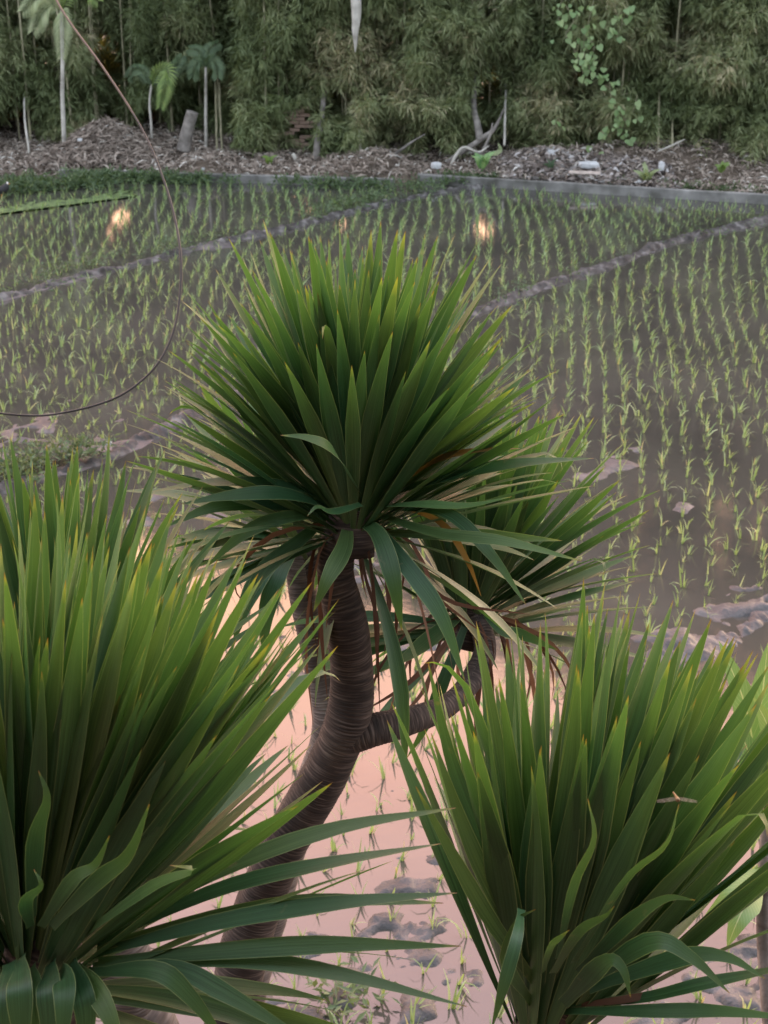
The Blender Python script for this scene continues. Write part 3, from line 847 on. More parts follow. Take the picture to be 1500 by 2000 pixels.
# ------------------------------------------------------------------ the big crown at the lower left
lf_base = Vector((-0.55, 1.55, 0.36))
lf = thing('dracaena_tree', 'nearest dracaena with a huge dark green crown filling the lower left', 'tree', lf_base)
lf_c = P(85, 1860, 2.06)
ringed_trunk('trunk', [lf_base, Vector((-0.6, 1.6, 1.6)), Vector((-0.52, 1.64, 2.8)), lf_c + Vector((-0.01, 0, -0.35)), lf_c + Vector((0, 0, -0.05))], [.11, .085, .07, .058, .05], M['trunk'], lf, lf_base)
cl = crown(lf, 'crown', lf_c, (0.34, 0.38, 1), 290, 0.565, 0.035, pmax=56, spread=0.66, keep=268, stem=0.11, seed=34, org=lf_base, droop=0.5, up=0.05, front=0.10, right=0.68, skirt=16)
leaves_px(cl, lf_c, [
    ([(120, 1890, 2.0), (125, 1910, 1.9), (125, 1960, 1.86), (120, 2080, 1.85)], .040, TOCAM, 'leaf'),
    ([(150, 1890, 2.0), (185, 1930, 1.9), (220, 2000, 1.86), (240, 2090, 1.85)], .040, TOCAM, 'leaf'),
    ([(20, 1880, 2.0), (10, 1930, 1.92), (8, 2000, 1.9), (0, 2090, 1.9)], .046, TOCAM, 'leaf'),
    ([(100, 1880, 2.0), (95, 1920, 1.9), (98, 1990, 1.88), (92, 2100, 1.88)], .046, TOCAM, 'leaf'),
    ([(40, 1870, 2.0), (38, 1915, 1.9), (40, 1980, 1.88), (46, 2100, 1.88)], .046, TOCAM, 'leaf'),
    ([(140, 1880, 2.0), (158, 1930, 1.9), (168, 1990, 1.88), (160, 2100, 1.88)], .042, TOCAM, 'leaf'),
    ([(60, 1890, 2.0), (62, 1930, 1.92), (70, 2000, 1.9), (80, 2090, 1.9)], .044, TOCAM, 'leaf'),
    ([(170, 1900, 2.02), (330, 1890, 1.95), (440, 1940, 1.92), (610, 2040, 1.9)], .036, (0, -.5, 1), 'leaf'),
    ([(170, 1900, 2.02), (300, 1895, 1.92), (370, 1945, 1.9), (450, 2050, 1.9)], .036, (0, -.5, 1), 'leaf'),
    ([(180, 1890, 2.02), (440, 1875, 1.95), (650, 1900, 1.92), (912, 1966, 1.9)], .034, (0, -.5, 1), 'leaf'),
    ([(190, 1880, 2.02), (430, 1858, 1.95), (650, 1845, 1.92), (900, 1848, 1.9)], .036, (0, -.5, 1), 'leaf'),
    ([(190, 1860, 2.02), (430, 1800, 1.95), (650, 1765, 1.92), (892, 1744, 1.9)], .038, (0, -.5, 1), 'leaf'),
    ([(190, 1850, 2.02), (430, 1790, 1.98), (640, 1760, 1.95), (866, 1764, 1.94)], .036, (0, -.5, 1), 'leaf'),
    ([(190, 1840, 2.02), (420, 1740, 1.98), (620, 1690, 1.95), (860, 1648, 1.94)], .036, (0, -.5, 1), 'leaf'),
    ([(190, 1830, 2.02), (430, 1700, 2.0), (650, 1620, 2.0), (890, 1578, 2.0)], .036, (0, -.5, 1), 'leaf'),
    ([(170, 1820, 2.0), (300, 1730, 1.85), (380, 1700, 1.8), (332, 1690, 1.78)], .03, (0, -.6, 1), 'leaf'),
    ([(100, 1810, 1.95), (190, 1720, 1.84), (250, 1670, 1.8), (292, 1570, 1.78)], .03, (0.3, -.6, .6), 'leaf'),
    ([(80, 1810, 1.95), (140, 1720, 1.84), (185, 1690, 1.8), (214, 1632, 1.78)], .026, (0.3, -.6, .6), 'leaf'),
    ([(60, 1810, 1.95), (50, 1760, 1.84), (80, 1730, 1.8), (66, 1698, 1.80)], .026, (0.3, -.8, .4), 'leaf'),
    ([(60, 1790, 1.95), (70, 1640, 1.84), (92, 1560, 1.8), (75, 1505, 1.80)], .032, (0.3, -.8, .4), 'leaf'),
], 0.72)

# pale grey stem beside it, with its own crown behind the big one
lb_base = Vector((-0.85, 2.7, 0.34))
lb = thing('dracaena_tree', 'pale grey ringed dracaena stem behind the lower left crown', 'tree', lb_base)
lb_c = P(120, 1430, 3.0)
ringed_trunk('trunk', [lb_base, P(300, 2250, 3.3), P(255, 1960, 3.15), P(232, 1840, 3.08), P(180, 1640, 3.02), lb_c], [.09, .062, .055, .053, .05, .042], M['trunk_grey'], lb, lb_base)
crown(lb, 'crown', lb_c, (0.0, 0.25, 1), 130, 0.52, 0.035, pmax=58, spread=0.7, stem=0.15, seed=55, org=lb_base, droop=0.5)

# ------------------------------------------------------------------ the crown at the lower right
rf_base = Vector((0.22, 1.72, 0.36))
rf = thing('dracaena_tree', 'near dracaena with spiky upright crown filling the lower right', 'tree', rf_base)
rf_c = P(1085, 1965, 2.25)
ringed_trunk('trunk', [rf_base, Vector((0.27, 1.78, 1.6)), Vector((0.25, 1.78, 2.8)), rf_c + Vector((0, 0, -0.3)), rf_c + Vector((0, 0, -0.05))], [.11, .085, .065, .055, .05], M['trunk'], rf, rf_base)
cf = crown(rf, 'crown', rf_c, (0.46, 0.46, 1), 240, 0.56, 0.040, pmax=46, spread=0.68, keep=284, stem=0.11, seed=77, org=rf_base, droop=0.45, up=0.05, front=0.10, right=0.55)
leaves_px(cf, rf_c, [
    ([(1060, 1940, 2.2), (960, 1800, 2.1), (890, 1680, 2.06), (812, 1536, 2.05)], .036, TOCAM, 'leaf'),
    ([(1060, 1930, 2.2), (960, 1740, 2.12), (900, 1600, 2.1), (842, 1432, 2.1)], .038, TOCAM, 'leaf'),
    ([(1060, 1920, 2.2), (940, 1640, 2.14), (880, 1480, 2.14), (836, 1294, 2.14)], .040, TOCAM, 'leaf'),
    ([(1040, 1960, 2.2), (990, 1880, 2.1), (1010, 1800, 2.05), (1046, 1776, 2.04)], .032, TOCAM, 'leaf'),
    ([(1018, 1776, 2.06), (1010, 1830, 2.0), (985, 1920, 1.98), (960, 2010, 1.98)], .030, TOCAM, 'leaf'),
    ([(1100, 1960, 2.15), (1180, 1880, 2.0), (1215, 1890, 1.97), (1232, 1948, 1.96)], .045, (0, -.7, .7), 'leaf'),
    ([(1140, 1920, 2.15), (1270, 1840, 2.0), (1350, 1870, 1.97), (1425, 1940, 1.96)], .045, (0, -.7, .7), 'leaf'),
    ([(1150, 1930, 2.15), (1330, 1870, 2.05), (1420, 1870, 2.02), (1495, 1912, 2.0)], .042, (0, -.7, .7), 'leaf'),
    ([(1080, 1900, 2.1), (1130, 1820, 2.0), (1180, 1790, 1.97), (1200, 1770, 1.96)], .032, (0.2, -.7, .6), 'leaf'),
    ([(1060, 1900, 2.1), (1075, 1850, 2.0), (1095, 1830, 1.97), (1112, 1816, 1.96)], .028, (0.2, -.7, .6), 'leaf'),
    ([(1130, 1900, 2.1), (1230, 1800, 2.0), (1300, 1755, 1.97), (1358, 1758, 1.96)], .034, (0.0, -.7, .7), 'leaf'),
    ([(1120, 1880, 2.1), (1220, 1720, 1.95), (1300, 1650, 1.92), (1326, 1570, 1.92)], .024, (0.3, -.8, .4), 'leaf'),
    ([(1090, 1870, 2.1), (1120, 1730, 1.95), (1160, 1640, 1.92), (1148, 1560, 1.92)], .026, (0.3, -.8, .4), 'leaf'),
    ([(1100, 1975, 2.2), (1250, 1975, 2.1), (1400, 1975, 2.05), (1560, 1990, 2.0)], .036, (0, -.4, 1), 'leaf'),
    ([(1110, 1960, 2.2), (1250, 1950, 2.15), (1380, 1920, 2.1), (1580, 1880, 2.1)], .036, (0, -.4, 1), 'leaf'),
    ([(1110, 1965, 2.2), (1200, 1955, 2.16), (1260, 1945, 2.15), (1330, 1930, 2.15)], .02, (0, -.4, 1), 'dead'),
], 0.62)

# dragonfly perched on a curled leaf tip of the right crown
dg_o = P(1323, 1566, 1.90)
dg = thing('dragonfly', 'small clear-winged dragonfly perched on a curled leaf tip', 'dragonfly', dg_o)
th = [(0, -0.004, 0.004), (0, 0.002, 0.003), (0, 0.010, 0.001), (0, 0.028, -0.004)]
link('body', tube_mesh('body', spline(th, 10), np.interp(np.linspace(0, 1, 10), [0, .1, .3, 1], [.0016, .0028, .0026, .0010]), M['insect'], 8, cap=True), dg)
for s in (-1, 1):
    for k, (dy, sw) in enumerate(((0.0, 0.004), (0.004, -0.004))):
        tt = np.linspace(0, 1, 9)
        xx = s * (0.002 + 0.024 * tt)
        ww = 0.0042 * np.sin(np.clip(tt * 0.9 + 0.12, 0, 1) * math.pi) ** 0.6
        cy = dy + sw * tt
        V = np.vstack([np.stack([xx, cy - ww, 0.003 - 0.004 * tt], 1), np.stack([xx, cy + ww, 0.003 - 0.004 * tt], 1)])
        F = [(i, i + 1, i + 10, i + 9) for i in range(8)]
        link('wing', mesh_np('wing', V, F, M['wing']), dg)

# ------------------------------------------------------------------ broad-leaved plant at the right edge
bl_base = Vector((1.16, 4.3, 0.2))
bl = thing('broad_leaf_plant', 'broad-leaved plant with pale midribs behind the lower right crown', 'plant', bl_base)
stem_top = P(1500, 1560, 4.6)
link('stem', tube_mesh('stem', spline([bl_base, P(1500, 2300, 4.9), P(1490, 1800, 4.7), stem_top], 24), np.linspace(.03, .016, 24), M['grey_bark'], 8, bl_base), bl)
for pts, W in ((((1480, 1560, 4.6), (1470, 1450, 4.55), (1450, 1360, 4.5), (1404, 1252, 4.5)), .10),
               (((1490, 1540, 4.6), (1480, 1430, 4.6), (1490, 1350, 4.6), (1500, 1255, 4.6)), .11),
               (((1490, 1560, 4.6), (1510, 1480, 4.5), (1500, 1420, 4.45), (1470, 1360, 4.4)), .09),
               (((1490, 1570, 4.6), (1470, 1500, 4.5), (1450, 1440, 4.45), (1420, 1420, 4.42)), .09),
               (((1490, 1580, 4.6), (1460, 1540, 4.5), (1430, 1500, 4.45), (1418, 1440, 4.42)), .075),
               (((1490, 1590, 4.6), (1450, 1580, 4.5), (1430, 1560, 4.46), (1400, 1570, 4.42)), .08),
               (((1500, 1600, 4.6), (1540, 1500, 4.5), (1560, 1420, 4.45), (1600, 1330, 4.42)), .10),
               (((1490, 1700, 4.65), (1450, 1730, 4.55), (1420, 1760, 4.5), (1370, 1800, 4.5)), .09),
               (((1490, 1720, 4.65), (1460, 1760, 4.55), (1440, 1800, 4.5), (1420, 1850, 4.5)), .09),
               (((1500, 1560, 4.6), (1560, 1540, 4.5), (1600, 1540, 4.45), (1660, 1570, 4.42)), .10)):
    spine_leaf(bl, [P(*p) for p in pts], W, TOCAM, bl_base, M['broad'], base=0.15, peak=0.5, fold=0.18)

# ------------------------------------------------------------------ cable hanging across the left
cab_pts = [P(60, -140, 6.6), P(110, 0, 6.3), P(200, 130, 6.1), P(262, 225, 6.0), P(300, 300, 5.9), P(335, 400, 5.8), P(352, 490, 5.7), P(352, 570, 5.65), P(338, 650, 5.6), P(300, 720, 5.55), P(230, 775, 5.5), P(130, 805, 5.45), P(40, 811, 5.4), P(-120, 790, 5.35)]
cb_o = thing('dangling_cable', 'thin dark cable hanging in a loop across the upper left', 'cable', cab_pts[0])
path = spline(cab_pts, 150)
link('sheath', tube_mesh('sheath', path[:34], 0.0042, M['cable_brown'], 8, cab_pts[0]), cb_o)
link('wire', tube_mesh('wire', path[33:], np.interp(np.linspace(0, 1, 117), [0, .35, .6, 1], [.0038, .0050, .0044, .0036]), M['cable'], 8, cab_pts[0], cap=True), cb_o)

# ------------------------------------------------------------------ rice
def rice_variant(seed):
    q = random.Random(seed)
    V = []; F = []; T = []
    for b in range(q.randint(3, 7)):
        az = q.uniform(0, 6.28); lean = q.uniform(0.02, 0.30); h = q.uniform(0.10, 0.215); w0 = q.uniform(0.004, 0.0068)
        dx, dy = math.cos(az), math.sin(az)
        side = Vector((-dy, dx, 0)); bend = q.uniform(0.1, 0.8) if q.random() < 0.82 else q.uniform(1.3, 2.2)
        t0 = q.random() * 0.9 if q.random() < 0.93 else 1.0
        p = Vector((q.uniform(-.012, .012), q.uniform(-.012, .012), -0.03)); n0 = len(V)
        for i in range(5):
            t = i / 4
            a = lean + bend * t * t
            if i: p = p + Vector((dx * math.sin(a), dy * math.sin(a), math.cos(a))) * (h / 4)
            ww = w0 * (1.0, 1.1, 0.95, 0.6, 0.08)[i]
            V += [tuple(p - side * ww), tuple(p + side * ww)]; T += [t0, t0]
        for i in range(4):
            k = n0 + i * 2
            F.append((k, k + 1, k + 3, k + 2))
    return np.array(V), np.array(F), np.array(T)


RV = [rice_variant(s) for s in range(24)]
# hills of seedlings, row by row, paddy by paddy
def xy(p): return np.array([p.x, p.y])
SP = 0.212
hills = []
q = np.random.default_rng(77)
def side_of(p, line):
    """+1 beyond the bund, -1 on the near side"""
    X_ = np.array([a.x for a in line]); Y_ = np.array([a.y for a in line]); o_ = np.argsort(X_)
    return p[1] > np.interp(p[0], X_[o_], Y_[o_])
for which, ang0 in ((0, R(-9)), (1, R(-1.5)), (2, R(5))):        # near, middle and far paddy, each planted along its own line
    ca, sa = math.cos(ang0), math.sin(ang0)
    for iu in range(-70, 70):
        for iv in range(0, 130):
            u, v = iu * SP, iv * SP + 4.0
            x = u * ca - v * sa + 0.10 * math.sin(v * 0.5 + u * .3); y = u * sa + v * ca
            if abs(x) > 13 or not 5 < y < 31.5: continue
            if int(side_of((x, y), bundB)) + int(side_of((x, y), bundA)) != which: continue
            hills.append((x + q.normal(0, .024), y + q.normal(0, .034)))
hills = np.array(hills)
frontwall = np.where(hills[:, 0] < (wallB0.x + wallA1.x) / 2, wallA0.y + (hills[:, 0] - wallA0.x) * (wallA1.y - wallA0.y) / (wallA1.x - wallA0.x), wallB0.y + (hills[:, 0] - wallB0.x) * (wallB1.y - wallB0.y) / (wallB1.x - wallB0.x))
keep = (hills[:, 1] > 5.3) & (hills[:, 1] < frontwall - 0.25) & (np.abs(hills[:, 0]) < 1.6 + 0.31 * hills[:, 1])
for b in (bundA, bundB, bundC):
    keep &= seg_dist(hills[:, 0], hills[:, 1], b) > 0.27
keep &= q.random(len(hills)) > 0.04
# the flooded corner at the far right and the near margin are sparser
hills = hills[keep]


def photo_xy(p):
    v = Vector(p) - CAM
    d = v.dot(FWD)
    return 750 + FPX * v.dot(RIGHT) / d, 1000 - FPX * v.dot(UP) / d


GAPS = [(240, 434, .33), (214, 464, .33), (592, 402, .36), (930, 450, .33), (955, 453, .33), (668, 440, .34)]
def open_gap(x, y, z):
    """True where the grove is thin and the evening sky shows through low over the water"""
    m_ = np.zeros(len(x), bool)
    for gx, gy, r in GAPS:
        g = G(gx, gy); d = Vector((g.x, g.y, CAM_H)); d = np.array(d / d.y)
        m_ |= np.hypot(x - d[0] * y, z + CAM_H - d[2] * y) < r
    return m_


# ------------------------------------------------------------------ far side: bamboo clumps, palms, litter
def leaf_cloud(centres, dirs, L, W, tint, per=7, fan=0.9, q=None):
    """sprays of narrow pointed leaves: per spray `per` leaves fanned round its direction"""
    n = len(centres)
    cen = np.repeat(centres, per, 0); d = np.repeat(dirs, per, 0)
    m = n * per
    d = d + q.normal(0, fan * 0.5, (m, 3)); d[:, 2] -= 0.15
    d /= np.linalg.norm(d, axis=1)[:, None]
    ll = np.repeat(L, per) * q.uniform(0.6, 1.2, m); ww = np.repeat(W, per) * q.uniform(0.7, 1.2, m)
    st = cen + np.repeat(dirs, per, 0) * (q.random((m, 1)) * 0.16) + q.normal(0, 0.02, (m, 3))
    up = q.normal(0, 0.6, (m, 3)); up[:, 2] += 1.0
    s = np.cross(d, up); s /= np.linalg.norm(s, axis=1)[:, None] + 1e-9
    mid_ = st + d * (ll * 0.42)[:, None]; sag = np.zeros((m, 3)); sag[:, 2] = -0.12 * ll
    V = np.stack([st, mid_ - s * (ww / 2)[:, None], mid_ + s * (ww / 2)[:, None], st + d * ll[:, None] + sag], 1).reshape(-1, 3)
    b = np.arange(m)[:, None] * 4
    F = np.hstack([b, b + 1, b + 3, b + 2])
    t = np.clip(np.repeat(np.repeat(tint, per) + q.normal(0, 0.13, m), 4), 0, 1)
    return V, F, t


def bamboo_clump(px, Y, width, H, label, seed, dens=1.0, low=0.35, ncul=11):
    cut = 0.47 if px < 480 else 0.60
    Y -= 0.25 if px < 480 else 1.4
    q = np.random.default_rng(seed)
    b = AT(px, 300, Y)
    base = Vector((b.x, Y, 0.35))
    t = thing('bamboo_clump', label, 'bamboo', base, 'bamboo clumps along the far bank')
    for k in range(ncul):
        bx, by = q.uniform(-width * .5, width * .5), q.uniform(-0.5, 1.1)
        h = H * q.uniform(0.8, 1.0); lx, ly = q.normal(0, 0.5), q.normal(-0.4, 0.5)
        pts = [(bx, by, -0.2), (bx + lx * .1, by + ly * .08, h * .3), (bx + lx * .45, by + ly * .4, h * .65), (bx + lx * 1.4, by + ly * 1.6, h)]
        r0 = q.uniform(.018, .034)
        link('culm', tube_mesh('culm', spline(pts, 16), np.linspace(r0, .008, 16), M['culm'], 6), t)
    V = []; F = []; T = []; off = 0
    def addc(n, zlo, zhi, L, W, ylo, yhi, per):
        nonlocal off
        x = q.uniform(-width * .72, width * .72, n); z = zlo + (zhi - zlo) * q.random(n)
        yy = q.uniform(ylo, yhi, n)
        cl_ = fbm((x + base.x) * 1.5 + 40, z * 1.25 + yy * 0.5, 200, 3)
        cl2 = fbm((x + base.x) * 0.7 + 10, z * 0.6, 210, 2)
        # billowing front: thick masses come forward, hollows stay back
        yy = yy - 1.1 * (cl_ - 0.5) * 2 - 0.7 * (cl2 - .5) * 2
        keepm = (cl_ + 0.25 * q.random(n)) > 0.46 - 0.12 * (yy > 0.7) - 0.02 * np.clip(z - 1, 0, 3)
        keepm &= z > -0.1 + 1.5 * np.clip(fbm((x + base.x) * 1.9, np.full(n, 4.0), 220, 3) - cut, -.1, 1) * 2.0
        keepm &= ~open_gap(x + base.x, yy + base.y, z + base.z)
        x, yy, z, cl_ = x[keepm], yy[keepm], z[keepm], cl_[keepm]
        m = len(x)
        dirs = np.stack([q.normal(0, .65, m), q.normal(-.45, .5, m), q.normal(-.35, .45, m)], 1)
        dirs /= np.linalg.norm(dirs, axis=1)[:, None]
        tint = np.clip(0.45 + 1.5 * (fbm((x + base.x) * 0.9, z * 0.9, 230, 3) - 0.5) + q.normal(0, .06, m), 0.02, 0.9)
        v, f, tt = leaf_cloud(np.stack([x, yy, z], 1), dirs, np.full(m, L), np.full(m, W), tint, per, 0.9, q)
        V.append(v); F.append(f + off); T.append(tt); off += len(v)
    addc(int(3300 * dens * width), -0.1, 4.4, .21, .028, -0.5, 0.9, 7)
    if px > 480: addc(int(800 * width), -0.35, 1.1, .20, .028, -1.15, -0.3, 7)
    addc(int(900 * dens * width), 0.0, 5.0, .28, .05, 0.5, 1.9, 6)
    addc(int(1500 * width), 4.2, H + 0.6, .34, .06, -0.4, 1.8, 6)
    link('foliage', mesh_np('foliage', np.vstack(V), np.vstack(F), M['bamboo'], tint=np.concatenate(T), smooth=False), t)
    return t


CL = [(-330, 35.5, 2.3, 9.0, 'bamboo clump beyond the left edge of the hedge, left of the pale palm', 501),
      (-120, 35.2, 2.3, 9.0, 'bamboo clump at the far left, behind the bird on the bank', 502),
      (60, 35.3, 2.2, 8.8, 'bamboo clump behind the palm with the hanging pale frond', 503),
      (235, 35.8, 2.0, 8.6, 'shaded bamboo clump directly behind the heap of dry leaves', 504),
      (420, 35.2, 2.2, 9.2, 'bamboo clump behind the leaning grey trunk and the slim palms', 505),
      (600, 35.0, 2.0, 9.4, 'bamboo clump around the scrap of pale brick wall', 506),
      (770, 34.9, 2.2, 10.0, 'bamboo clump under the grey hanging trunk, left of the dead branches', 507),
      (950, 34.9, 2.2, 10.3, 'bamboo clump behind the fallen dead branches', 508),
      (1130, 34.6, 2.3, 11.4, 'bamboo clump overgrown by the light green climbing vine', 509),
      (1310, 34.3, 2.2, 11.8, 'bamboo clump with a dark hollow, right of the climbing vine', 510),
      (1480, 33.9, 2.3, 12.0, 'bamboo clump leaning over the litter bank at the right edge', 511),
      (1690, 33.6, 2.4, 11.0, 'bamboo clump past the right end of the concrete wall', 512),
      (1900, 33.4, 2.4, 11.0, 'rightmost bamboo clump of the hedge', 513)]
for a in CL:
    bamboo_clump(*a)

# deep shade of the grove behind the front clumps: one mass
q = np.random.default_rng(900)
n = 20000
x = q.uniform(-16, 17, n); z = q.uniform(0.0, 9.0, n) ; yy = q.uniform(37.2, 40.5, n)
z = z * (0.85 + 0.2 * (x > 0))
kg = ~open_gap(x, yy, z); x, yy, z = x[kg], yy[kg], z[kg]; n = len(x)
dirs = q.normal(0, 1, (n, 3)); dirs /= np.linalg.norm(dirs, axis=1)[:, None]
v, f, tt = leaf_cloud(np.stack([x, yy, z], 1), dirs, np.full(n, .5), np.full(n, .11), np.full(n, .3), 5, 1.2, q)
tag(link('grove_foliage', mesh_np('grove_foliage', v, f, M['bamboo'], tint=tt, smooth=False)), 'dense shaded foliage of the grove behind the bamboo', 'foliage', kind='stuff')


# small palms
def frond(par, pts, L, W, mat, name='frond', n=30, droop=0.6, org=None, side=None):
    path = spline(pts, n) - np.array(tuple(org))
    tan = np.gradient(path, axis=0); tan /= np.linalg.norm(tan, axis=1)[:, None]
    V, F, U = tube(path, np.linspace(.012, .003, n), 5, False)
    V = list(map(tuple, V)); F = [tuple(r) for r in F]; T = [0.3] * len(V)
    face = np.array([0, -1.0, 0.35]) if side is None else np.array(side, float)
    for i in range(2, n):
        t = i / (n - 1)
        l = L * (0.35 + 0.65 * math.sin(math.pi * min(1, 0.15 + t * 0.8)))
        for s in (-1, 1):
            sd_ = np.cross(tan[i], face); sd_ /= np.linalg.norm(sd_)
            d = sd_ * s * 0.8 + tan[i] * 0.75; d /= np.linalg.norm(d)
            b = len(V); w_ = np.cross(d, face); w_ /= np.linalg.norm(w_)
            p0 = path[i]; p1 = p0 + d * l * 0.5 + np.array([0, 0, -.06 * droop * l]); p2 = p0 + d * l + np.array([0, 0, -droop * l * .45])
            V += [tuple(p0), tuple(p1 - w_ * W / 2), tuple(p1 + w_ * W / 2), tuple(p2)]
            T += [rnd.random()] * 4
            F.append((b, b + 1, b + 3, b + 2))
    return link(name, mesh_np(name, V, F, mat, tint=T, smooth=False), par)


def palm(trunk_px, Y, r, label, fronds, mat='palm'):
    pts = [AT(x, y, Y) for x, y in trunk_px]
    org = pts[0].copy()
    t = thing('palm', label, 'palm', org)
    link('trunk', tube_mesh('trunk', spline(pts, 24), np.linspace(r * 1.15, r * .8, 24), M['pale_bark'], 8, org), t)
    for fp, L, W, m in fronds:
        frond(t, [AT(x, y, Y + dy) for x, y, dy in fp], L, W, M[m], org=org)
    return t


palm(((297, 285), (295, 240), (292, 200), (296, 165)), 33.4, .026, 'small palm with one bright arching frond and thin stem',
     [(((296, 170, 0), (308, 140, -.2), (325, 138, -.3), (322, 170, -.45), (314, 206, -.5)), .30, .035, 'palm'), (((296, 170, 0), (320, 150, .1), (345, 125, .2), (355, 110, .3)), .26, .03, 'weed'), (((296, 168, 0), (280, 140, .2), (262, 135, .4), (250, 150, .5)), .26, .03, 'weed')])
palm(((126, 295), (124, 240), (122, 190), (122, 110), (120, 20)), 33.2, .046, 'tall slim palm with pale trunk and a faded hanging frond',
     [(((120, 20, 0), (122, 25, -.3), (122, 60, -.45), (120, 110, -.5)), .30, .024, 'palm_pale'), (((120, 20, 0), (100, 10, -.2), (80, 25, -.4), (65, 60, -.5)), .34, .022, 'palm_pale'), (((120, 20, 0), (95, -5, -.2), (70, -5, -.4), (45, 20, -.5)), .34, .022, 'palm_pale'), (((120, 18, 0), (140, -20, -.2), (165, -25, -.3), (190, 0, -.4)), .34, .024, 'palm'), (((120, 18, 0), (115, -30, .1), (105, -70, .2), (90, -100, .3)), .34, .024, 'palm')])
palm(((403, 305), (402, 240), (402, 190), (402, 130)), 33.6, .034, 'slim palm with pale trunk and small dark crown beside the leaning trunk',
     [(((402, 132, 0), (412, 118, -.2), (422, 128, -.3), (425, 150, -.4)), .26, .028, 'weed'), (((402, 132, 0), (392, 120, -.2), (382, 128, -.3), (376, 150, -.3)), .26, .028, 'weed'), (((402, 132, 0), (404, 112, .1), (410, 95, .2), (425, 85, .3)), .26, .028, 'weed'), (((402, 132, 0), (395, 110, .1), (385, 98, .2), (370, 95, .3)), .26, .028, 'weed')])


def trunk_thing(name, label, cat, pts_px, Y, radii, mat, sides=10):
    pts = [AT(p[0], p[1], Y + (p[2] if len(p) > 2 else 0)) for p in pts_px]
    org = pts[0].copy()
    n = 10 * len(pts)
    V, F, U = tube(spline(pts, n) - np.array(tuple(org)), np.interp(np.linspace(0, 1, n), np.linspace(0, 1, len(radii)), radii), sides, True)
    V = V + 0.012 * (np.stack([fbm(V[:, 2] * 7, V[:, 0] * 7, 300 + k, 3) for k in range(3)], 1) - .5)
    return tag(link(name, mesh_np(name, V, F, M[mat], U), None, org), label, cat)


trunk_thing('tree_stump', 'short leaning grey trunk broken off at the top, beside the slim palms', 'trunk', ((358, 295), (366, 255), (376, 218)), 32.8, (.15, .13, .125), 'grey_bark')
trunk_thing('dead_tree', 'pale grey dead trunk hanging in from the top of the bamboo', 'trunk', ((694, 102), (694, 60), (696, 20), (692, -60), (690, -160)), 31.9, (.012, .07, .10, .11, .10), 'pale_bark')
trunk_thing('slender_tree', 'brownish slender trunk beside the scrap of pale brick wall', 'trunk', ((617, 315, 0.0), (620, 280, 0.1), (626, 240, 0.5), (636, 160, 1.0), (640, 60, 1.8)), 32.3, (.08, .07, .06, .05, .05), 'grey_bark')
trunk_thing('slender_tree', 'short brown trunk rising behind the fallen dead branches', 'trunk', ((938, 275, 0.0), (932, 240, 0.2), (925, 205, 0.8), (928, 120, 1.8)), 32.0, (.08, .07, .06, .05), 'grey_bark')
trunk_thing('bamboo_pole', 'thin pale bamboo pole standing left of the palm trunks', 'pole', ((57, 300, 0.0), (52, 262, 0.2), (48, 230, 0.8), (47, 180, 1.8)), 33.0, (.025, .025, .024, .02), 'pale_bark', 6)
trunk_thing('bamboo_pole', 'thin pale bamboo pole standing in the middle of the bamboo', 'pole', ((704, 312, 0.0), (703, 270, 0.2), (702, 235, 0.8), (701, 180, 1.8)), 32.0, (.026, .026, .024, .02), 'pale_bark', 6)
trunk_thing('bamboo_pole', 'pale bamboo pole behind the fallen dead branches', 'pole', ((985, 285, 0.0), (986, 245, 0.2), (987, 205, 0.8), (988, 160, 1.8)), 31.9, (.026, .026, .024, .02), 'pale_bark', 6)
trunk_thing('bamboo_pole', 'thin brown bamboo pole in the dark hollow right of the vine', 'pole', ((1285, 295, 0.0), (1286, 250, 0.2), (1287, 200, 0.8), (1288, 120, 1.8)), 31.4, (.028, .028, .026, .02), 'culm', 6)
trunk_thing('bamboo_pole', 'shorter bamboo pole in the dark hollow, next to the brown pole', 'pole', ((1313, 290, 0.0), (1313, 255, 0.2), (1314, 228, 0.8), (1314, 180, 1.8)), 31.4, (.022, .022, .02, .02), 'culm', 6)
trunk_thing('bamboo_pole', 'bamboo pole just right of the dark-crowned slim palm', 'pole', ((424, 303, 0.0), (423, 260, 0.2), (422, 210, 0.8), (420, 150, 1.8)), 33.2, (.026, .026, .026, .02), 'culm', 6)
trunk_thing('bamboo_pole', 'second bamboo pole right of the dark-crowned slim palm', 'pole', ((434, 300, 0.0), (432, 260, 0.2), (430, 210, 0.8), (428, 150, 1.8)), 33.2, (.024, .024, .022, .02), 'culm', 6)
trunk_thing('dead_branch', 'long fallen dead branch slanting up from the rubble', 'branch', ((872, 318), (910, 292), (945, 268), (966, 250), (986, 210)), 32.0, (.05, .06, .055, .04, .015), 'grey_bark')
trunk_thing('dead_branch', 'bent pale dead branch lying beneath the long slanting one', 'branch', ((880, 325), (893, 300), (908, 288), (935, 297), (955, 285)), 31.7, (.035, .035, .03, .025, .012), 'pale_bark')
trunk_thing('dead_branch', 'forked dry branch leaning beside the curled pale leaf', 'branch', ((938, 305), (948, 285), (958, 262), (962, 240)), 31.8, (.04, .032, .025, .012), 'grey_bark')
trunk_thing('dead_branch', 'thin dry branch slanting up at the left of the rubble', 'branch', ((745, 318), (775, 298), (800, 280), (830, 262)), 32.2, (.03, .03, .025, .012), 'grey_bark')
trunk_thing('dead_branch', 'thin dry stick slanting over the right litter bank', 'branch', ((1285, 296), (1310, 285), (1338, 272)), 31.2, (.02, .02, .012), 'pale_bark', 6)
trunk_thing('dead_branch', 'short grey stump leaning left of the brownish trunk', 'branch', ((588, 332), (580, 316), (572, 300)), 32.2, (.05, .05, .04), 'pale_bark')

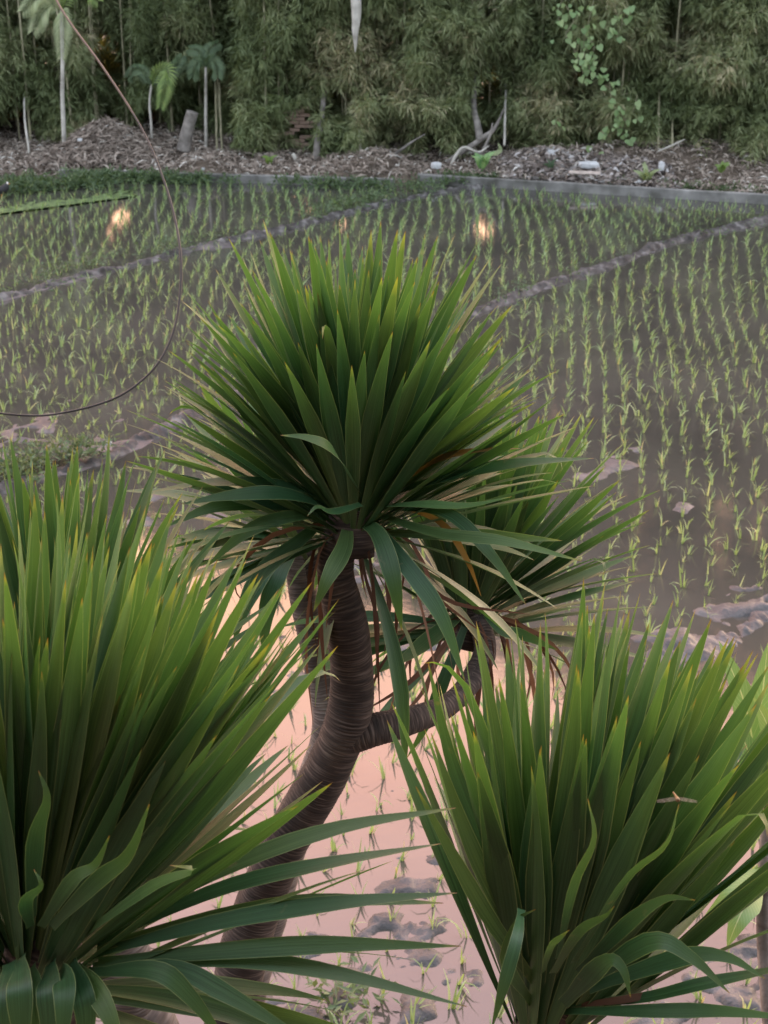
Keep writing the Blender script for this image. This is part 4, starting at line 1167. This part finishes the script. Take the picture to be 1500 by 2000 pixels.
# scrap of brick wall seen through the bamboo
bk_o = AT(586, 298, 33.4)
bk = thing('brick_wall', 'scrap of pale brick wall glimpsed between the bamboo', 'wall', bk_o)
bm_ = None
vb = np.array([(-.5, -.5, -.5), (.5, -.5, -.5), (.5, .5, -.5), (-.5, .5, -.5), (-.5, -.5, .5), (.5, -.5, .5), (.5, .5, .5), (-.5, .5, .5)])
fb = np.array([(0, 3, 2, 1), (4, 5, 6, 7), (0, 1, 5, 4), (1, 2, 6, 5), (2, 3, 7, 6), (3, 0, 4, 7)])
brick_me = mesh_np('brick', vb * np.array([.21, .10, .065]), fb, M['brick'], smooth=False)
for r_ in range(14):
    for c_ in range(3):
        if (r_ > 9 and c_ == 2) or rnd.random() < 0.22: continue
        o = link('brick', brick_me, bk)
        o.location = ((c_ - 1) * .22 + (0.11 if r_ % 2 else 0) + rnd.uniform(-.008, .008), rnd.uniform(-.012, .012), -0.05 + r_ * .076)
        o.rotation_euler = (0, 0, rnd.uniform(-.03, .03))

# litter on the far bank
def scatter_strips(n, xf, yf, L, W, tint_f, q, lift=0.05, flat=0.35):
    x = xf(n); y = yf(n)
    z = bank_height(x, y) + q.random(n) * lift
    az = q.uniform(0, 2 * math.pi, n); el = q.normal(0, flat, n)
    d = np.stack([np.cos(az) * np.cos(el), np.sin(az) * np.cos(el), np.sin(el)], 1)
    up = q.normal(0, .7, (n, 3)); up[:, 2] += 1
    s = np.cross(d, up); s /= np.linalg.norm(s, axis=1)[:, None]
    l = L * q.uniform(.5, 1.4, n); w_ = W * q.uniform(.5, 1.4, n)
    c0 = np.stack([x, y, z], 1)
    a = c0 - d * (l / 2)[:, None]; b = c0 + d * (l / 2)[:, None]
    m_ = c0 + np.stack([np.zeros(n), np.zeros(n), l * .15], 1)
    V = np.stack([a, m_ - s * (w_ / 2)[:, None], b, m_ + s * (w_ / 2)[:, None]], 1).reshape(-1, 3)
    bb = np.arange(n)[:, None] * 4
    return V, np.hstack([bb, bb + 1, bb + 2, bb + 3]), np.repeat(np.clip(tint_f(n), 0, 1), 4)


q = np.random.default_rng(950)
def front_y(x):
    return np.where(x < (wallB0.x + wallA1.x) / 2, wallA0.y + (x - wallA0.x) * (wallA1.y - wallA0.y) / (wallA1.x - wallA0.x), wallB0.y + (x - wallB0.x) * (wallB1.y - wallB0.y) / (wallB1.x - wallB0.x))
sets = []
xs = q.uniform(-12, 12, 26000); ys = front_y(xs) + 0.12 + q.random(26000) ** 1.2 * 5.0
sets.append(scatter_strips(26000, lambda n: xs, lambda n: ys, .20, .035, lambda n: q.normal(.58, .25, n), q, .10, .4))
hp = AT(205, 300, 32.6)
hx = q.normal(hp.x, .55, 5200); hy = q.normal(32.75, .5, 5200)
sets.append(scatter_strips(5200, lambda n: hx, lambda n: hy, .34, .035, lambda n: q.normal(.52, .2, n), q, .14, .35))
off = 0; VV = []; FF = []; TT = []
for v, f, t in sets:
    VV.append(v); FF.append(f + off); TT.append(t); off += len(v)
tag(link('leaf_litter', mesh_np('leaf_litter', np.vstack(VV), np.vstack(FF), M['litter'], tint=np.concatenate(TT), smooth=False)), 'dry brown leaf and bamboo litter covering the far bank', 'litter', kind='stuff')
rx0, rx1 = AT(985, 330, 30.5).x, AT(1320, 345, 30).x
xs2 = q.uniform(rx0, rx1, 2600); ys2 = front_y(xs2) + 0.25 + q.random(2600) * 1.6
v, f, t = scatter_strips(2600, lambda n: xs2, lambda n: ys2, .20, .075, lambda n: q.normal(.42, .26, n), q, .10, .25)
tag(link('rubble', mesh_np('rubble', v, f, M['rubble'], tint=t, smooth=False)), 'pale grey rubble and scraps heaped behind the concrete wall', 'rubble', kind='stuff')


def lump(name, label, cat, loc, size, mat, seed, rot=0.0):
    """irregular solid: a subdivided box pushed about"""
    g = np.linspace(-1, 1, 6)
    V = []; F = []
    for ax in range(3):
        for s in (-1, 1):
            b = len(V)
            for i_ in g:
                for j_ in g:
                    p = [0, 0, 0]; p[ax] = s; p[(ax + 1) % 3] = i_; p[(ax + 2) % 3] = j_
                    V.append(p)
            for i_ in range(5):
                for j_ in range(5):
                    k = b + i_ * 6 + j_
                    F.append((k, k + 1, k + 7, k + 6) if s < 0 else (k, k + 6, k + 7, k + 1))
    V = np.array(V, float)
    r = np.linalg.norm(V, axis=1)[:, None]
    V = V / r * (0.55 * r + 0.45)
    V *= (0.8 + 0.45 * fbm(V[:, 0] * 1.7 + seed, V[:, 1] * 1.7 + V[:, 2] * 2.3, 400 + seed % 5, 3))[:, None]
    V *= np.array(size) / 2
    o = link(name, mesh_np(name, V, F, M[mat]), None, loc)
    o.rotation_euler = (0, 0, rot)
    return tag(o, label, cat)


lump('sack', 'round white plastic bag on top of the rubble heap', 'bag', AT(1076, 301, 31.4), (.20, .18, .16), 'white', 1)
lump('sack', 'white crumpled bag at the left end of the rubble wall', 'bag', AT(852, 323, 30.9), (.20, .15, .12), 'white', 2, .4)
lump('sack', 'small white scrap right of the pale spotted plant', 'bag', AT(1292, 325, 30.3), (.12, .1, .18), 'white', 3)
lump('sack', 'crumpled grey-white sheet in the middle of the rubble', 'bag', AT(1150, 322, 30.7), (.42, .2, .12), 'white', 4, .2)
lump('stone', 'pale grey stone on the wall in front of the spotted plant', 'stone', AT(1232, 368, 29.5), (.14, .10, .08), 'concrete', 5)
lump('litter_scrap', 'tiny white scrap on the left litter bank under the slim palms', 'litter', AT(397, 330, 31.2), (.06, .05, .06), 'white', 6)
lump('litter_scrap', 'small white scrap lying on the mud bund left of the middle crown', 'litter', G(209, 866, 0.13), (.10, .05, .035), 'white', 7, .4)
lump('litter_scrap', 'small blue-white scrap on the heap of dry leaves', 'litter', AT(156, 273, 32.1), (.10, .06, .06), 'white', 8)
bo = AT(1142, 337, 29.95)
V = vb * np.array([.60, .06, .045])
tag(link('board', mesh_np('board', V, fb, M['board'], smooth=False), None, bo), 'pale wooden board lying along the rubble behind the wall', 'board').rotation_euler = (0, 0.03, -0.03)


def small_plant(name, label, cat, px, py, Y, n, L, W, mat, seed, tilt=0.7):
    q = random.Random(seed)
    org = AT(px, py, Y)
    t = thing(name, label, cat, org)
    for k in range(n):
        az = q.uniform(0, 6.28); e_ = q.uniform(.25, tilt)
        d = Vector((math.cos(az) * math.sin(e_), math.sin(az) * math.sin(e_), math.cos(e_)))
        l = L * q.uniform(.6, 1.1)
        spine_leaf(t, [org, org + d * l * .5 + Vector((0, 0, .03)), org + d * l + Vector((math.cos(az) * .12, math.sin(az) * .12, -.12)) * l * 1.5], W * q.uniform(.7, 1.2), (0, -.7, .7), org, M[mat], base=.1, peak=.45, n=8)
    return t


small_plant('spotted_plant', 'pale green spotted plant growing out of the rubble', 'plant', 1262, 362, 29.9, 12, .5, .11, 'palm_pale', 3)
small_plant('leafy_weed', 'broad-leaved green weed beside the dead branches', 'plant', 940, 335, 31.0, 8, .5, .16, 'broad', 4)
small_plant('leafy_weed', 'small light green seedling right of the brick scrap', 'plant', 526, 322, 31.7, 5, .28, .11, 'palm', 5)
small_plant('leafy_weed', 'bright green weed on the litter bank near the right edge', 'plant', 1408, 338, 30.3, 7, .3, .10, 'palm', 6)
small_plant('leafy_weed', 'green weed sprouting on the rubble under the white bag', 'plant', 1075, 335, 30.7, 9, .32, .08, 'weed', 7)
spine_leaf(tag(thing('curled_leaf', 'pale curled dead leaf hanging beside the forked dry branch', 'leaf', AT(965, 300, 31.6))), [AT(955, 302, 31.6), AT(968, 300, 31.5), AT(977, 292, 31.5), AT(972, 278, 31.5)], .1, TOCAM, AT(965, 300, 31.6), M['palm_pale'], name='blade')

# climbing vine, leaf by leaf
vq = random.Random(70)
v_o = AT(1160, 295, 31.5)
vine = thing('climbing_vine', 'light green climbing vine hanging over the bamboo at the upper right', 'vine', v_o)
heart = [(0, 0), (.28, -.10), (.5, .12), (.46, .42), (.24, .75), (0, 1.0), (-.24, .75), (-.46, .42), (-.5, .12), (-.28, -.10)]
hv = [(0, -0.04, .4)] + [(x_, 0.0, y_) for x_, y_ in heart]
hf = [(0, 1 + k, 1 + (k + 1) % 10) for k in range(10)]
heart_me = mesh_np('vine_leaf', hv, hf, M['vine'], smooth=True)
strands = [((1105, 10), (1120, 40), (1105, 70), (1130, 110), (1140, 150)), ((1165, -20), (1150, 40), (1140, 90), (1150, 130), (1175, 160)), ((1210, 15), (1215, 45), (1205, 70), (1213, 85)), ((1120, 100), (1140, 130), (1165, 150), (1180, 155)), ((1245, 185), (1235, 220), (1215, 240), (1205, 260)), ((1190, 160), (1195, 200), (1210, 220), (1222, 235)), ((1180, 250), (1175, 285), (1172, 300)), ((1085, 235), (1080, 255)), ((1100, -5), (1090, 20), (1092, 40)), ((1135, 60), (1160, 90), (1150, 120)), ((1200, 225), (1212, 255), (1220, 270))]
nl = 0
for st in strands:
    pts = [AT(x_, y_, 31.5) for x_, y_ in st]
    link('stem', tube_mesh('stem', spline(pts, 16), 0.006, M['culm'], 5, v_o), vine)
    ln = sum((b - a).length for a, b in zip(pts[:-1], pts[1:]))
    pa = spline(pts, 40)
    for k in range(int(ln * 17)):
        p = Vector(pa[vq.randrange(40)]) + Vector((vq.gauss(0, .11), vq.uniform(-.35, 0), vq.gauss(0, .08)))
        o = link('leaf', heart_me, vine); nl += 1
        o.location = p - v_o
        s = vq.uniform(.07, .15)
        o.scale = (s, s, s)
        o.rotation_euler = (R(vq.uniform(120, 200)), R(vq.uniform(-40, 40)), R(vq.uniform(-50, 50)))

# waterbird at the left edge
br_o = G(4, 384, 0.03)
bird = thing('waterbird', 'dark waterbird with pale face at the left edge of the bank', 'bird', br_o)
bp_ = spline([(-.20, 0, .13), (-.12, 0, .13), (-.02, 0, .12), (.06, 0, .15), (.10, 0, .21), (.115, 0, .245), (.13, 0, .25)], 26)
V, F, U = tube(bp_, np.interp(np.linspace(0, 1, 26), [0, .15, .4, .6, .78, .9, 1], [.008, .045, .085, .07, .032, .034, .012]), 12)
link('body', mesh_np('body', V, F, M['feather']), bird)
V, F, U = tube(spline([(.112, 0, .246), (.128, 0, .244), (.142, 0, .24)], 8), np.interp(np.linspace(0, 1, 8), [0, .6, 1], [.034, .03, .012]), 10)
link('face', mesh_np('face', V, F, M['face']), bird)
V, F, U = tube(spline([(.14, 0, .24), (.155, 0, .236), (.172, 0, .23)], 6), np.linspace(.011, .002, 6), 6)
link('beak', mesh_np('beak', V, F, M['beak']), bird)
for s in (-1, 1):
    V, F, U = tube(spline([(-.01, s * .03, .08), (.0, s * .03, .04), (-.01, s * .03, -.02)], 6), .006, 6)
    link('leg', mesh_np('leg', V, F, M['beak']), bird)

# weeds: low ground cover along the bund and the far edge
q = np.random.default_rng(970)
def weed_patch(segs, n, wid, z0, L):
    Vs = []
    for a, b in zip(segs[:-1], segs[1:]):
        t = q.random(n)
        p = np.outer(1 - t, np.array(tuple(a))) + np.outer(t, np.array(tuple(b)))
        p[:, :2] += q.normal(0, wid, (n, 2)); p[:, 2] = z0 + q.random(n) * .05
        Vs.append(p)
    p = np.vstack(Vs); m = len(p)
    keepw = fbm(p[:, 0] * 2.2, p[:, 1] * 2.2, 333, 3) > .45
    p = p[keepw]; m = len(p)
    d = np.stack([q.normal(0, .6, m), q.normal(0, .6, m), q.uniform(.2, 1, m)], 1); d /= np.linalg.norm(d, axis=1)[:, None]
    return leaf_cloud(p, d, np.full(m, L), np.full(m, L * .28), q.random(m), 4, .9, q)
W_ = [weed_patch([G(60, 930), G(130, 908), G(200, 885), G(250, 855)], 130, .14, .06, .09),
      weed_patch([G(-80, 960), G(0, 945), G(60, 930)], 100, .18, .05, .09),
      weed_patch([G(560, 440), G(680, 405), G(760, 388), G(860, 366)], 160, .25, .04, .10),
      weed_patch([G(-60, 385), G(40, 370), G(110, 366), G(180, 360), G(260, 358)], 420, .32, .02, .13),
      weed_patch([G(115, 352), G(300, 356), G(480, 361), G(760, 371)], 420, .14, .02, .12),
      weed_patch([G(830, 362), G(930, 358), G(1050, 360), G(1150, 366), G(1300, 376), G(1500, 390)], 300, .12, .02, .12),
      weed_patch([G(0, 560), G(120, 532), G(250, 500), G(400, 468)], 90, .25, .0, .08),
      weed_patch([G(950, 600), G(1060, 560), G(1290, 482), G(1500, 432)], 60, .16, .03, .08),
      weed_patch([G(0, 585), G(250, 520), G(460, 468)], 70, .16, .03, .08),
      weed_patch([G(640, 1960), G(690, 1975), G(700, 1965)], 14, .09, .02, .09)]
off = 0; VV = []; FF = []; TT = []
for v, f, t in W_:
    VV.append(v); FF.append(f + off); TT.append(t); off += len(v)
tag(link('weeds', mesh_np('weeds', np.vstack(VV), np.vstack(FF), M['weed'], tint=np.concatenate(TT), smooth=False)), 'low green weeds along the mud bunds and the far wall', 'weeds', kind='stuff')

# ------------------------------------------------------------------ rice seedlings: those that show largest one by one, the rest as one field
bpy.context.view_layer.update()
dgr = bpy.context.evaluated_depsgraph_get()
scored = []
for k, (x, y) in enumerate(hills):
    p = Vector((x, y, 0.08))
    px, py = photo_xy(p)
    if 4 < px < 1496 and 330 < py < 1996 and py > 560:
        scored.append((y, k, px, py))
scored.sort()
single = {}
for y, k, px, py in scored:
    if len(single) >= 300: break
    p = Vector((hills[k][0], hills[k][1], 0.08))
    v = p - CAM
    hit = scene.ray_cast(dgr, CAM, v.normalized(), distance=v.length - 0.06)
    if not hit[0]:
        single[k] = (px, py)
rice_me = [mesh_np('rice_seedling', v, f, M['rice'], tint=t) for v, f, t in RV]
rq = random.Random(4)
ZONES = [(lambda x, y: y > 1500 and x < 1000, 'thin rice seedling in the pink water between the two near crowns', 'rice seedlings in the pink water'),
         (lambda x, y: y > 1050 and x < 1000, 'young rice seedling in the peach-lit water around the forked trunk', 'rice seedlings around the forked trunk'),
         (lambda x, y: y > 1500, 'thin young rice seedling in the muddy water under the lower right crown', 'rice seedlings under the lower right crown'),
         (lambda x, y: x < 500 and y < 700, 'young rice seedling in dark water inside the loop of the cable', 'rice seedlings inside the cable loop'),
         (lambda x, y: x < 500 and y < 830, 'young rice seedling at the foot of the cable loop, above the mud bund', 'rice seedlings at the foot of the cable loop'),
         (lambda x, y: x < 500, 'young rice seedling along the mud bund above the lower left crown', 'rice seedlings above the lower left crown'),
         (lambda x, y: y > 1100, 'young rice seedling beside the broken mud strip behind the right crown', 'rice seedlings beside the broken mud strip'),
         (lambda x, y: y > 920 and x < 1300, 'young rice seedling right of the side-branch crown, among mud lumps', 'rice seedlings among the mud lumps'),
         (lambda x, y: y > 920, 'young rice seedling at the right edge, above the broken mud strip', 'rice seedlings at the right edge'),
         (lambda x, y: y > 780 and x < 1300, 'young rice seedling in dark water just right of the middle crown', 'rice seedlings right of the middle crown'),
         (lambda x, y: y > 780, 'young rice seedling at the right edge, level with the middle crown', 'rice seedlings level with the middle crown'),
         (lambda x, y: True, 'young rice seedling right of the middle crown, towards the mud bund', 'rice seedlings towards the mud bund')]
fieldV = []; fieldF = []; fieldT = []; off = 0
for k, (x, y) in enumerate(hills):
    vi = rq.randrange(24); rz = rq.uniform(0, 6.28); sc = rq.choice((.62, .8, .9, 1.0, 1.08, 1.2)) * rq.uniform(.9, 1.1)
    if x > 3 and y > 22 and rq.random() < .3: sc *= .7
    tx, ty = rq.gauss(0.12, .17), rq.gauss(0, .16)
    mat_ = Matrix.Translation((x, y, 0)) @ Matrix.Rotation(tx, 4, 'Y') @ Matrix.Rotation(ty, 4, 'X') @ Matrix.Rotation(rz, 4, 'Z') @ Matrix.Scale(sc, 4)
    if k in single:
        o = link('rice_seedling', rice_me[vi]); o.matrix_world = mat_
        for fn, lab, grp in ZONES:
            if fn(*single[k]):
                tag(o, lab, 'rice seedling', grp); break
    else:
        v, f, t = RV[vi]
        A = np.array(mat_)
        fieldV.append(v @ A[:3, :3].T + A[:3, 3]); fieldF.append(f + off); fieldT.append(t); off += len(v)
tag(link('rice_field', mesh_np('rice_field', np.vstack(fieldV), np.vstack(fieldF), M['rice'], tint=np.concatenate(fieldT))), 'rows of young green rice in the farther flooded paddies', 'rice', kind='stuff')
print('hills', len(hills), 'single', len(single), 'vine leaves', nl)

if HAZE:
    x0, x1, y0, y1, z0, z1 = -45, 45, -8, 48, -2, 13
    hv = [(x, y, z) for z in (z0, z1) for y in (y0, y1) for x in (x0, x1)]
    hz_m, hn, ho = newmat('haze')
    pv = ND(hn, 'ShaderNodeVolumePrincipled', Density=HAZE)
    pv.inputs['Color'].default_value = (0.9, 0.88, 0.88, 1)
    hn.links.new(pv.outputs[0], ho.inputs['Volume'])
    hz = link('haze', mesh_np('haze', hv, [(0, 2, 3, 1), (4, 5, 7, 6), (0, 1, 5, 4), (2, 6, 7, 3), (0, 4, 6, 2), (1, 3, 7, 5)], hz_m, smooth=False))
    tag(hz, 'thin evening haze over the paddies', 'haze', kind='stuff')
